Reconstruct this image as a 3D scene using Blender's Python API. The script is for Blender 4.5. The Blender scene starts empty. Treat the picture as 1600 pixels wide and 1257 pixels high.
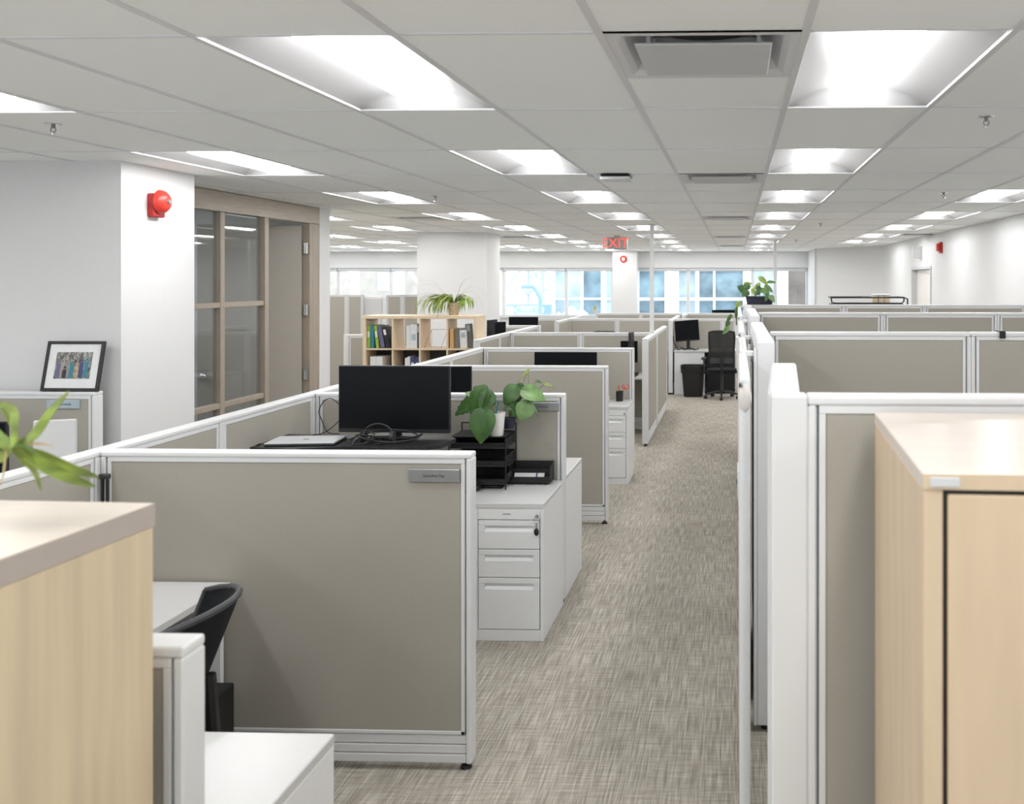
import bpy, bmesh, math, random
from mathutils import Matrix, Vector
random.seed(7)
S = bpy.context.scene
COL = S.collection
PI = math.pi
# ------------------------------------------------------------------ camera, light level, world
CAM_Z = 1.97
F = 1448.0
cd = bpy.data.cameras.new('camera'); cam = bpy.data.objects.new('camera', cd); COL.objects.link(cam)
cam.location = (0, 0, CAM_Z)
cam.rotation_euler = (PI/2, 0, math.radians(1.94))
cd.sensor_width = 36; cd.lens = 36*F/1600
cd.shift_x = (800-1101)/1600; cd.shift_y = -(628.5-437)/1600
cd.clip_start = .05; cd.clip_end = 200
cd.dof.use_dof = True; cd.dof.focus_distance = 6.0; cd.dof.aperture_fstop = 4.5
S.camera = cam
S.view_settings.view_transform = 'Standard'; S.view_settings.look = 'None'
S.view_settings.exposure = 1.44; S.view_settings.gamma = 1.0; S.view_settings.use_curve_mapping = False
S.cycles.use_denoising = True
S.cycles.max_bounces = 10; S.cycles.diffuse_bounces = 6; S.cycles.glossy_bounces = 4
S.cycles.transparent_max_bounces = 12; S.cycles.caustics_reflective = False; S.cycles.caustics_refractive = False
S.cycles.sample_clamp_indirect = 6
w = bpy.data.worlds.new('sky'); S.world = w; w.use_nodes = True
w.node_tree.nodes['Background'].inputs[0].default_value = (.88, .95, 1, 1)
w.node_tree.nodes['Background'].inputs[1].default_value = 1.35
LIGHT = 9.0

TH = math.radians(1.94); CT, ST = math.cos(TH), math.sin(TH)
def X(px, y):                               # metres across of something seen at column px and standing y metres ahead
    u = (px-1101)/F; return y*(u*CT-ST)/(CT+u*ST)
def Z(py, y, px=1101):                      # its height from its row
    u = (px-1101)/F; return CAM_Z-(py-437)/F*y/(CT+u*ST)

# ------------------------------------------------------------------ materials
def mat(name, col, rough=.5, metal=0, emit=None, es=0, spec=.5, bump=0, bscale=200, var=0, vscale=30, trans=0, stretch=None):
    m = bpy.data.materials.new(name); m.use_nodes = True
    nt = m.node_tree; p = nt.nodes['Principled BSDF']
    p.inputs['Base Color'].default_value = (*col, 1); p.inputs['Roughness'].default_value = rough
    p.inputs['Metallic'].default_value = metal; p.inputs['Specular IOR Level'].default_value = spec
    if trans: p.inputs['Transmission Weight'].default_value = trans
    if emit: p.inputs['Emission Color'].default_value = (*emit, 1); p.inputs['Emission Strength'].default_value = es
    tc = nt.nodes.new('ShaderNodeTexCoord'); mp = nt.nodes.new('ShaderNodeMapping')
    nt.links.new(tc.outputs['Object'], mp.inputs[0])
    if stretch: mp.inputs['Scale'].default_value = stretch
    if bump:
        n = nt.nodes.new('ShaderNodeTexNoise'); n.inputs['Scale'].default_value = bscale; n.inputs['Detail'].default_value = 3
        nt.links.new(mp.outputs[0], n.inputs[0])
        b = nt.nodes.new('ShaderNodeBump'); b.inputs['Strength'].default_value = bump; b.inputs['Distance'].default_value = .002
        nt.links.new(n.outputs[0], b.inputs['Height']); nt.links.new(b.outputs[0], p.inputs['Normal'])
    if var:
        n = nt.nodes.new('ShaderNodeTexNoise'); n.inputs['Scale'].default_value = vscale; n.inputs['Detail'].default_value = 4
        nt.links.new(mp.outputs[0], n.inputs[0])
        r = nt.nodes.new('ShaderNodeValToRGB')
        r.color_ramp.elements[0].position = .3; r.color_ramp.elements[1].position = .7
        r.color_ramp.elements[0].color = (*[c*(1-var) for c in col], 1)
        r.color_ramp.elements[1].color = (*[min(1, c*(1+var)) for c in col], 1)
        nt.links.new(n.outputs[0], r.inputs[0]); nt.links.new(r.outputs[0], p.inputs['Base Color'])
    return m
M = {}
M['frame'] = mat('white_powder_coat', (.69,.70,.712), .38)
M['slot'] = mat('grey_blue_slot', (.30,.34,.39), .5, var=.02)
M['fabric'] = mat('taupe_panel_fabric', (.395,.375,.33), .95, spec=.1, bump=.6, bscale=900, var=.05, vscale=500)
M['laminate'] = mat('white_laminate', (.59,.595,.60), .3, var=.01)
M['steel_white'] = mat('white_painted_steel', (.77,.785,.80), .38, bump=.05, bscale=300, var=.01)
M['black'] = mat('black_plastic', (.010,.010,.012), .45, var=.05)
M['soft_black'] = mat('black_fabric', (.012,.013,.016), .9, spec=.2, bump=.5, bscale=600, var=.1)
M['screen'] = mat('black_screen', (.005,.006,.008), .35, spec=.12, var=.02)
M['darkgrey'] = mat('dark_grey_plastic', (.035,.038,.043), .5, var=.05)
M['wall'] = mat('white_wall_paint', (.69,.695,.70), .7, bump=.05, bscale=120, var=.01)
M['ceil'] = mat('ceiling_tile', (.92,.94,.935), .95, spec=.1, bump=.35, bscale=250, var=.02, vscale=120)
M['tee'] = mat('ceiling_tee', (.70,.70,.72), .5, var=.01)
M['reflector'] = mat('light_reflector', (.30,.30,.305), .35, var=.01)  # white trough coloured grey, standing in for the little light it gets
M['lens'] = mat('lit_lens', (1,1,1), .5, emit=(1,.99,.982), es=LIGHT)
M['chrome'] = mat('chrome', (.7,.7,.7), .2, metal=1)
M['plate'] = mat('brushed_plate', (.33,.34,.34), .4, metal=.7, var=.04, stretch=(1,30,1))
M['plate_blue'] = mat('pale_blue_plate', (.45,.53,.58), .4, metal=.3, var=.03)
M['ink'] = mat('dark_lettering', (.05,.05,.06), .6)
M['taupe_wood'] = mat('taupe_stained_frame', (.34,.29,.235), .5, var=.09, vscale=12, stretch=(6,6,.7))
M['taupe_wood_h'] = mat('taupe_stained_header', (.42,.37,.31), .5, var=.10, vscale=9, stretch=(6,.6,6))
M['door'] = mat('taupe_door', (.38,.35,.31), .55, var=.02)
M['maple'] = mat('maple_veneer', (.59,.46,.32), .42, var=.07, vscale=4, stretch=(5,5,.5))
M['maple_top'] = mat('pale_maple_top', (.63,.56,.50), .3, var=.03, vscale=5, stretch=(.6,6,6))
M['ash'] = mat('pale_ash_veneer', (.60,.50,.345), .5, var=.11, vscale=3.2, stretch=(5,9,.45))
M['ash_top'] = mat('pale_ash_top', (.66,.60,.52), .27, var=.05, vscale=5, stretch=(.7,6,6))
M['ash_band'] = mat('grey_taupe_edge_band', (.42,.375,.335), .45, var=.02)
M['birch'] = mat('birch_shelf', (.74,.60,.43), .5, var=.05, vscale=6, stretch=(3,3,.7))
M['red'] = mat('red_enamel', (.62,.045,.03), .35, var=.02)
M['red_box'] = mat('dark_red_box', (.38,.012,.012), .45, var=.02)
M['grey'] = mat('mid_grey', (.25,.25,.25), .5, var=.02)
M['lightgrey'] = mat('light_grey', (.55,.56,.57), .45, var=.01)
M['silver'] = mat('silver_shell', (.62,.64,.67), .32, metal=.35, var=.01)
M['paper'] = mat('paper', (.75,.76,.77), .8, var=.03)
M['cream'] = mat('cream_plastic', (.74,.71,.67), .45, var=.02)
M['leaf'] = mat('green_leaf', (.055,.135,.032), .38, var=.35, vscale=14)
M['leaf_light'] = mat('pale_green_leaf', (.15,.27,.09), .4, var=.3, vscale=18)
M['leaf_var'] = mat('yellow_green_leaf', (.33,.43,.10), .45, var=.25, vscale=16)
M['spider'] = mat('spider_leaf', (.21,.31,.045), .45, var=.22, vscale=25)
M['spider_dry'] = mat('dry_leaf', (.42,.33,.18), .7, var=.2, vscale=25)
M['stem'] = mat('green_stem', (.16,.25,.06), .5, var=.1)
M['soil'] = mat('soil', (.03,.02,.015), .95, var=.3)
M['pot_white'] = mat('white_pot', (.76,.74,.72), .35, var=.02)
M['pot_dark'] = mat('dark_slate_pot', (.03,.032,.055), .5, var=.05)
M['wicker'] = mat('woven_basket', (.42,.33,.22), .8, bump=.8, bscale=60, var=.35, vscale=40, stretch=(1,1,3))
M['glass_blue'] = mat('exterior_blue_glass', (.17,.25,.29), .25, var=.55, vscale=1.4)
M['glass_pale'] = mat('exterior_pale_glass', (.36,.44,.48), .3, var=.45, vscale=1.2)
M['ext_white'] = mat('exterior_white_frame', (.9,.9,.9), .6)
M['ext_grey'] = mat('exterior_grey_steel', (.42,.46,.50), .6, var=.05)
M['ext_sign'] = mat('exterior_sign_blue', (.27,.40,.49), .5, var=.05)
M['ext_beige'] = mat('exterior_beige', (.34,.31,.27), .8, var=.12, vscale=3)
M['snow'] = mat('snow', (.9,.92,.95), .8)
M['brown_ext'] = mat('exterior_brown', (.13,.11,.095), .8, var=.25, vscale=2)
M['orange'] = mat('tan_orange_board', (.70,.45,.20), .6, var=.06)
def glass(name, col, base, f):
    m = bpy.data.materials.new(name); m.use_nodes = True; nt = m.node_tree
    for n in list(nt.nodes): nt.nodes.remove(n)
    o = nt.nodes.new('ShaderNodeOutputMaterial'); mx = nt.nodes.new('ShaderNodeMixShader')
    t = nt.nodes.new('ShaderNodeBsdfTransparent'); t.inputs[0].default_value = (*col, 1)
    g = nt.nodes.new('ShaderNodeBsdfGlossy'); g.inputs['Roughness'].default_value = .02
    lw = nt.nodes.new('ShaderNodeLayerWeight'); lw.inputs[0].default_value = .5
    pw = nt.nodes.new('ShaderNodeMath'); pw.operation = 'POWER'; pw.inputs[1].default_value = 4; nt.links.new(lw.outputs['Facing'], pw.inputs[0])
    fr = nt.nodes.new('ShaderNodeMath'); fr.operation = 'MULTIPLY_ADD'; fr.inputs[1].default_value = .6; fr.inputs[2].default_value = (f-1)*.09; nt.links.new(pw.outputs[0], fr.inputs[0])
    nt.links.new(fr.outputs[0], mx.inputs[0]); nt.links.new(t.outputs[0], mx.inputs[1]); nt.links.new(g.outputs[0], mx.inputs[2])
    nt.links.new(mx.outputs[0], o.inputs[0]); return m
M['glass'] = glass('clear_glass', (.93,.96,.97), 0, 1.5)
M['glass_tint'] = glass('office_glass', (.88,.91,.93), 0, 1.6)
M['glass_clear2'] = glass('thin_glass', (.97,.985,1), 0, 1.3)
def mesh_mat(name, col, scale, amin=.62):
    m = bpy.data.materials.new(name); m.use_nodes = True; nt = m.node_tree; p = nt.nodes['Principled BSDF']
    p.inputs['Base Color'].default_value = (*col, 1); p.inputs['Roughness'].default_value = .5
    tc = nt.nodes.new('ShaderNodeTexCoord'); v = nt.nodes.new('ShaderNodeTexVoronoi'); v.inputs['Scale'].default_value = scale
    nt.links.new(tc.outputs['Object'], v.inputs[0])
    cr = nt.nodes.new('ShaderNodeMath'); cr.operation = 'GREATER_THAN'; cr.inputs[1].default_value = .42
    nt.links.new(v.outputs['Distance'], cr.inputs[0])
    ad = nt.nodes.new('ShaderNodeMath'); ad.operation = 'MAXIMUM'; ad.inputs[1].default_value = amin
    nt.links.new(cr.outputs[0], ad.inputs[0]); nt.links.new(ad.outputs[0], p.inputs['Alpha']); return m
M['mesh'] = mesh_mat('black_wire_mesh', (.012,.012,.014), 260)
M['chairmesh'] = mesh_mat('chair_mesh', (.02,.02,.022), 180, .38)
def carpet():
    m = bpy.data.materials.new('striated_carpet'); m.use_nodes = True; nt = m.node_tree; p = nt.nodes['Principled BSDF']
    p.inputs['Roughness'].default_value = .95; p.inputs['Specular IOR Level'].default_value = .1
    tc = nt.nodes.new('ShaderNodeTexCoord')
    def nz(sc, det=3):
        mp = nt.nodes.new('ShaderNodeMapping'); mp.inputs['Scale'].default_value = sc
        n = nt.nodes.new('ShaderNodeTexNoise'); n.inputs['Scale'].default_value = 1; n.inputs['Detail'].default_value = det
        nt.links.new(tc.outputs['Object'], mp.inputs[0]); nt.links.new(mp.outputs[0], n.inputs[0]); return n.outputs[0]
    def mth(op, a, b):
        n = nt.nodes.new('ShaderNodeMath'); n.operation = op
        for i, v in enumerate((a, b)):
            if isinstance(v, (int, float)): n.inputs[i].default_value = v
            else: nt.links.new(v, n.inputs[i])
        return n.outputs[0]
    a = nz((120, 4.5, 1), 2); b = nz((7, 95, 1), 2); c = nz((2.2, 1.6, 1), 2)
    s = mth('ADD', mth('MULTIPLY', a, .58), mth('ADD', mth('MULTIPLY', b, .32), mth('MULTIPLY', c, .10)))
    r = nt.nodes.new('ShaderNodeValToRGB'); e = r.color_ramp.elements
    e[0].position = .36; e[0].color = (.245,.225,.19, 1); e[1].position = .64; e[1].color = (.52,.49,.435, 1)
    k = r.color_ramp.elements.new(.5); k.color = (.365,.335,.29, 1)
    nt.links.new(s, r.inputs[0]); nt.links.new(r.outputs[0], p.inputs['Base Color'])
    bp = nt.nodes.new('ShaderNodeBump'); bp.inputs['Strength'].default_value = .5; bp.inputs['Distance'].default_value = .003
    nt.links.new(s, bp.inputs['Height']); nt.links.new(bp.outputs[0], p.inputs['Normal']); return m
M['carpet'] = carpet()
def photo_mat():
    m = bpy.data.materials.new('group_photograph'); m.use_nodes = True; nt = m.node_tree; p = nt.nodes['Principled BSDF']
    tc = nt.nodes.new('ShaderNodeTexCoord'); mp = nt.nodes.new('ShaderNodeMapping'); mp.inputs['Scale'].default_value = (60, 1, 30)
    v = nt.nodes.new('ShaderNodeTexVoronoi'); v.inputs['Scale'].default_value = 1.6
    r = nt.nodes.new('ShaderNodeValToRGB'); r.color_ramp.interpolation = 'CONSTANT'
    cs = [(.06,.06,.06), (.20,.18,.15), (.14,.16,.15), (.34,.32,.30), (.09,.10,.10), (.24,.22,.20), (.40,.42,.42)]
    r.color_ramp.elements[0].color = (*cs[0], 1); r.color_ramp.elements[1].position = .14; r.color_ramp.elements[1].color = (*cs[1], 1)
    for i in range(2, 7):
        e = r.color_ramp.elements.new(i/7); e.color = (*cs[i], 1)
    nt.links.new(tc.outputs['Object'], mp.inputs[0]); nt.links.new(mp.outputs[0], v.inputs[0])
    nt.links.new(v.outputs['Color'], r.inputs[0]); nt.links.new(r.outputs[0], p.inputs['Base Color']); return m
M['photo'] = photo_mat()

# ------------------------------------------------------------------ mesh helpers
class MB:
    def __init__(s): s.bm = bmesh.new()
    def box(s, x0, x1, y0, y1, z0, z1, bev=0, rz=0, rx=0, ry=0, seg=1):
        c = Vector(((x0+x1)/2, (y0+y1)/2, (z0+z1)/2))
        R = Matrix.Rotation(rz, 4, 'Z') @ Matrix.Rotation(rx, 4, 'X') @ Matrix.Rotation(ry, 4, 'Y')
        mm = Matrix.Translation(c) @ R @ Matrix.Diagonal((abs(x1-x0), abs(y1-y0), abs(z1-z0), 1))
        r = bmesh.ops.create_cube(s.bm, size=1, matrix=mm)
        if bev:
            b = min(bev, .45*min(abs(x1-x0), abs(y1-y0), abs(z1-z0)))
            es = list({e for v in r['verts'] for e in v.link_edges})
            bmesh.ops.bevel(s.bm, geom=es, offset=b, segments=seg, affect='EDGES', profile=.5)
        return s
    def cyl(s, p0, p1, r, r2=None, seg=16, caps=True):
        p0, p1 = Vector(p0), Vector(p1); d = p1-p0; L = d.length
        q = Vector((0,0,1)).rotation_difference(d).to_matrix().to_4x4()
        bmesh.ops.create_cone(s.bm, cap_ends=caps, segments=seg, radius1=r, radius2=r if r2 is None else r2, depth=L,
                              matrix=Matrix.Translation((p0+p1)/2) @ q)
        return s
    def sph(s, c, r, sc=(1,1,1), seg=16):
        bmesh.ops.create_uvsphere(s.bm, u_segments=seg, v_segments=max(6, seg//2), radius=r,
                                  matrix=Matrix.Translation(c) @ Matrix.Diagonal((*sc, 1)))
        return s
    def tube(s, pts, r, seg=8, closed=False):
        pts = [Vector(p) for p in pts]; n = len(pts); rings = []
        nrm = None
        for i, p in enumerate(pts):
            a = pts[(i-1) % n] if (i or closed) else p; b = pts[(i+1) % n] if (i < n-1 or closed) else p
            t = (b-a).normalized()
            if nrm is None: nrm = t.orthogonal().normalized()
            nrm = (nrm - t*nrm.dot(t)).normalized(); bn = t.cross(nrm)
            rr = r[i] if isinstance(r, (list, tuple)) else r
            rings.append([s.bm.verts.new(p + rr*(math.cos(2*PI*k/seg)*nrm + math.sin(2*PI*k/seg)*bn)) for k in range(seg)])
        for i in range(n if closed else n-1):
            A, B = rings[i], rings[(i+1) % n]
            for k in range(seg): s.bm.faces.new((A[k], A[(k+1) % seg], B[(k+1) % seg], B[k]))
        if not closed: s.bm.faces.new(rings[0][::-1]); s.bm.faces.new(rings[-1])
        return s
    def lathe(s, prof, c=(0,0,0), seg=24):
        rings = [[s.bm.verts.new((c[0]+r*math.cos(2*PI*k/seg), c[1]+r*math.sin(2*PI*k/seg), c[2]+z)) for k in range(seg)] for r, z in prof]
        for A, B in zip(rings, rings[1:]):
            for k in range(seg): s.bm.faces.new((A[k], A[(k+1) % seg], B[(k+1) % seg], B[k]))
        s.bm.faces.new(rings[0][::-1]); s.bm.faces.new(rings[-1]); return s
    def grid(s, f, nu, nv):
        V = [[s.bm.verts.new(f(i/nu, j/nv)) for j in range(nv+1)] for i in range(nu+1)]
        for i in range(nu):
            for j in range(nv): s.bm.faces.new((V[i][j], V[i+1][j], V[i+1][j+1], V[i][j+1]))
        return s
    def slab(s, f, nu, nv, th):
        """closed curved shell: f(u,v)->(point, normal)"""
        A = [[None]*(nv+1) for _ in range(nu+1)]; B = [[None]*(nv+1) for _ in range(nu+1)]
        for i in range(nu+1):
            for j in range(nv+1):
                p, n = f(i/nu, j/nv); p = Vector(p); n = Vector(n).normalized()
                A[i][j] = s.bm.verts.new(p+n*th/2); B[i][j] = s.bm.verts.new(p-n*th/2)
        for i in range(nu):
            for j in range(nv):
                s.bm.faces.new((A[i][j], A[i+1][j], A[i+1][j+1], A[i][j+1]))
                s.bm.faces.new((B[i][j+1], B[i+1][j+1], B[i+1][j], B[i][j]))
        for i in range(nu):
            for j in (0, nv):
                s.bm.faces.new((A[i][j], B[i][j], B[i+1][j], A[i+1][j]))
        for j in range(nv):
            for i in (0, nu):
                s.bm.faces.new((A[i][j], A[i][j+1], B[i][j+1], B[i][j]))
        return s
    def quad(s, *p):
        s.bm.faces.new([s.bm.verts.new(q) for q in p]); return s
    def prism(s, outline, y0, y1):
        """outline in x,z extruded along y"""
        a = [s.bm.verts.new((x, y0, z)) for x, z in outline]; b = [s.bm.verts.new((x, y1, z)) for x, z in outline]
        s.bm.faces.new(a); s.bm.faces.new(b[::-1]); n = len(a)
        for i in range(n): s.bm.faces.new((a[i], b[i], b[(i+1) % n], a[(i+1) % n]))
        return s
    def build(s, name, m, parent=None, smooth=False, label=None, kind=None):
        bmesh.ops.recalc_face_normals(s.bm, faces=s.bm.faces)
        me = bpy.data.meshes.new(name); s.bm.to_mesh(me); s.bm.free()
        me.materials.append(M[m] if isinstance(m, str) else m)
        if smooth:
            for p in me.polygons: p.use_smooth = True
            me.set_sharp_from_angle(angle=math.radians(40))
        o = bpy.data.objects.new(name, me); COL.objects.link(o)
        if parent: o.parent = parent
        if label: o['label'] = label
        if kind: o['kind'] = kind
        return o
def thing(name, label, cat, loc=(0,0,0), rz=0, group=None):
    o = bpy.data.objects.new(name, None); COL.objects.link(o); o.empty_display_size = .1
    o.location = loc; o.rotation_euler = (0, 0, rz); o['label'] = label; o['category'] = cat
    if group: o['group'] = group
    return o
def tag(o, label, cat, group=None, loc=None, rz=None):
    o['label'] = label; o['category'] = cat
    if group: o['group'] = group
    if loc: o.location = loc
    if rz is not None: o.rotation_euler = (0, 0, rz)
    return o
def struct(o): o['kind'] = 'structure'; return o
def dup(root, loc, rz=None, label=None, group=None):
    r = root.copy(); COL.objects.link(r); r.location = loc
    if rz is not None: r.rotation_euler = (0, 0, rz)
    if label: r['label'] = label
    if group: r['group'] = group
    elif 'group' in r and group == '': del r['group']
    for ch in list(root.children):
        c = ch.copy(); COL.objects.link(c); c.parent = r
        for g in list(ch.children):
            d = g.copy(); COL.objects.link(d); d.parent = c
    return r
def text(s, size, m, parent, loc, rot=(PI/2, 0, 0), depth=.0008, name='lettering', align='CENTER', label=None):
    cu = bpy.data.curves.new(name, 'FONT'); cu.body = s; cu.size = size; cu.extrude = depth
    cu.align_x = align; cu.align_y = 'CENTER'
    t = bpy.data.objects.new(name+'_src', cu); me = bpy.data.meshes.new_from_object(t)
    bpy.data.objects.remove(t); me.name = name; me.materials.clear(); me.materials.append(M[m])
    o = bpy.data.objects.new(name, me); COL.objects.link(o); o.parent = parent; o.location = loc; o.rotation_euler = rot
    if label: o['label'] = label
    return o
# ------------------------------------------------------------------ room shell
CEIL = 2.70; XR = 3.16; YB = 24.0; YF = -3.5; XL = -12.0
gx = lambda k: .205+.61*k
gy = lambda n: 2.72+1.22*n
lights = []
for k in (3, 0, -3, -6):
    for n in range(-4, 18, 2):
        if k == 3 and n > 12: continue
        lights.append((k, n))
for k in (-9, -12, -15, -18):
    for n in range(6, 18, 2):
        if (k, n) != (-9, 10): lights.append((k, n))
for k in (-9, -12):
    for n in (-4, -2, 0): lights.append((k, n))
lights.append((-10, 3)); lights.append((-12, 4))  # two unseen office troffers added to brighten the room behind the glass
diff = [(-1, 2.72), (-1, 6.38), (-1, 10.65), (-1, 15.53), (-1, 19.8), (-7, 10.65), (-7, 15.53), (-13, 12.48), (4, 14.92)]
skip = set()
for k, n in lights:
    skip.add((k, round(gy(n), 2))); skip.add((k, round(gy(n)+.61, 2)))
for k, y in diff: skip.add((k, round(y, 2)))
b = MB(); rows = [round(2.72+.61*i, 2) for i in range(-11, 35)]
for k in range(-20, 5):
    x0 = gx(k); x1 = min(gx(k+1), XR+.1)
    for y in rows:
        if (k, y) in skip: continue
        b.quad((x0, y, CEIL), (x1, y, CEIL), (x1, y+.61, CEIL), (x0, y+.61, CEIL))
struct(b.build('ceiling', 'ceil'))
b = MB()
for k in range(-20, 6): b.box(gx(k)-.012, gx(k)+.012, YF, YB, CEIL-.005, CEIL+.02)
for n in range(-5, 18): b.box(XL, XR, gy(n)-.006, gy(n)+.006, CEIL-.0035, CEIL+.012)
for k, y in diff:
    for yy in (y, y+.61): b.box(gx(k), gx(k+1), yy-.006, yy+.006, CEIL-.0035, CEIL+.012)
struct(b.build('trim_1', 'tee'))
struct(MB().box(XL-.2, XR+.2, YF-.2, YB+.2, CEIL+.35, CEIL+.45).build('ceiling', 'ceil'))   # deck above the tiles
struct(MB().quad((XL-.2, YF, 0), (XR+.2, YF, 0), (XR+.2, YB+.1, 0), (XL-.2, YB+.1, 0)).build('floor', 'carpet'))
# right wall with the door opening
DY0, DY1, DZ = 15.1, 16.75, 2.19
b = MB(); b.box(XR, XR+.15, YF, DY0, 0, CEIL+.3).box(XR, XR+.15, DY1, 20.0, 0, CEIL+.3).box(XR, XR+.15, DY0, DY1, DZ, CEIL+.3)
struct(b.build('wall_right', 'wall'))
b = MB(); L = math.hypot(XR-1.9, 2.0); a = math.atan2(2.0, 1.9-XR)
L += .12; b.box((XR+1.9)/2+.05-L/2, (XR+1.9)/2+.05+L/2, 20.97, 21.09, 0, CEIL+.3, rz=a-PI)
struct(b.build('wall_slanted', 'wall'))
struct(MB().box(1.86, 1.98, 22.0, YB, 0, CEIL+.3).build('wall_return', 'wall'))
struct(MB().box(XL-.2, XL, YF, YB, 0, CEIL+.3).build('wall_left', 'wall'))
b = MB().box(XL, XR+.2, YF-.15, YF, 0, .85).box(XL, XR+.2, YF-.15, YF, 2.35, CEIL+.3).box(XL, -8.5, YF-.15, YF, .85, 2.35).box(.75, XR+.2, YF-.15, YF, .85, 2.35)
struct(b.build('wall_front', 'wall'))
for i in range(5):      # unseen windows added behind the viewpoint to bring in fill daylight
    e = struct(bpy.data.objects.new('window_%d' % (i+11), None)); COL.objects.link(e); e.location = (-8.5+i*1.85, YF-.08, 0)
    MB().box(0,.04,-.05,.05,.85,2.35,.004).box(1.81,1.85,-.05,.05,.85,2.35,.004).box(.04,1.81,-.05,.05,.85,.89,.004).box(.04,1.81,-.05,.05,2.31,2.35,.004).build('window_frame', 'frame', e)
    MB().box(.04,1.81,-.005,.005,.89,2.31).build('pane', 'glass_clear2', e)
# back wall with window openings
WZ0, WZ1 = 1.00, 2.27
bays = [(445,527),(527,610),(610,692),(692,786),(786,884),(884,957),(995,1075),(1075,1176),(1176,1262)]
b = MB(); xs0 = X(445, YB); xs1 = X(1262, YB)
b.box(XL, XR, YB, YB+.25, WZ1, CEIL+.3).box(XL, XR, YB, YB+.25, 0, WZ0)
b.box(XL, xs0, YB, YB+.25, WZ0, WZ1).box(xs1, XR, YB, YB+.25, WZ0, WZ1)
struct(b.build('wall_back', 'wall'))
struct(MB().box(X(957,23.6), X(995,23.6), 23.6, YB+.25, 0, CEIL+.02).build('wall_pier', 'wall'))
for i, (p0, p1) in enumerate(bays):
    x0, x1 = X(p0, YB), X(p1, YB)
    e = struct(bpy.data.objects.new('window_%d' % (i+1), None)); COL.objects.link(e); e.location = (x0, YB+.1, 0)
    W = x1-x0; b = MB()
    b.box(0, .045, -.05, .05, WZ0, WZ1, .004).box(W-.045, W, -.05, .05, WZ0, WZ1, .004)
    b.box(.045, W-.045, -.05, .05, WZ0, WZ0+.05, .004).box(.045, W-.045, -.05, .05, WZ1-.05, WZ1, .004)
    b.build('window_frame', 'frame', e)
    MB().box(.045, W-.045, -.006, .006, WZ0+.05, WZ1-.05).build('pane', 'glass_clear2', e)
    MB().box(.01, W-.01, -.10, -.052, WZ1-.085, WZ1-.012, .01).build('blind_cassette', 'lightgrey', e)
    MB().box(0, W, -.17, -.05, WZ0-.03, WZ0, .004).build('window_sill', 'laminate', e)
# column in the left row near the camera, left wall behind the small panel
struct(MB().box(-4.30, -3.77, 5.56, 6.33, 0, CEIL+.02).build('wall_column', 'wall'))
struct(MB().box(XL, -4.30, 5.56, 5.71, 0, CEIL+.02).build('wall_office_front', 'wall'))
struct(MB().box(XL, -4.23, 9.37, 9.52, 0, CEIL+.02).box(-4.35, -4.23, 9.28, 9.37, 0, CEIL+.02).build('wall_office_back', 'wall'))
struct(MB().box(-8.1, -8.0, 5.71, 9.37, 0, CEIL+.02).build('wall_office_left', 'wall'))
struct(MB().box(-4.92, -3.84, 14.15, 14.95, 0, CEIL+.02).build('wall_column_middle', 'wall'))
# baseboards
struct(MB().box(XR-.012, XR, YF, DY0-.06, 0, .1, .003).box(XR-.012, XR, DY1+.06, 20, 0, .1, .003).build('baseboard_right', 'grey'))
struct(MB().box(-3.77, -3.758, 5.56, 6.33, 0, .1, .003).build('baseboard_column', 'grey'))

# glazed office screen : x = -4.23, y 6.45 .. 9.44
GX = -4.27
e = struct(bpy.data.objects.new('window_10', None)); COL.objects.link(e); e.location = (GX, 0, 0)
b = MB()
for y0, y1, t in ((6.33, 6.40, .08), (6.75, 6.81, .07), (7.48, 7.545, .07), (8.19, 8.26, .08)):
    b.box(-t/2, t/2, y0, y1, 0, 2.53, .004)
for z0 in (.08, .905, 1.735):
    b.box(-.03, .03, 6.40, 8.19, z0, z0+.045, .004)
b.box(-.038, .038, 6.33, 8.26, 0, .075, .004)
b.build('window_frame', 'taupe_wood', e)
b = MB(); b.box(-.042, .042, 6.33, 9.28, 2.53, 2.695, .004); b.build('header', 'taupe_wood_h', e)
MB().box(-.005, .005, 6.38, 8.22, .07, 2.53).build('pane', 'glass_tint', e)
e = struct(bpy.data.objects.new('door_1', None)); COL.objects.link(e); e.location = (GX, 9.07, 0)
b = MB(); b.box(-.038, .038, .0, .06, 0, 2.53, .004); b.box(.0, .036, .06, .21, 0, 2.53, .004); b.build('door_frame', 'taupe_wood', e)
dr = MB().box(-.92, 0, -.022, .022, .01, 2.50, .003).build('door_slab', 'door', e); dr.location = (-.03, -.03, 0); dr.rotation_euler = (0, 0, math.radians(20))
for z in (.35, 1.03, 1.67, 2.28):
    h = MB().box(-.012, .018, -.03, .0, z-.055, z+.055, .002).cyl((.02,-.03,z-.055), (.02,-.03,z+.055), .009); h = h.build('hinge', 'chrome', e, smooth=True)
k_ = MB().cyl((-.86,-.022,1.05), (-.86,-.07,1.05), .012).sph((-.86,-.085,1.05), .032).cyl((-.86,-.02,1.05), (-.86,-.028,1.05), .035)
k_.build('door_knob', 'chrome', dr, smooth=True)
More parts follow.
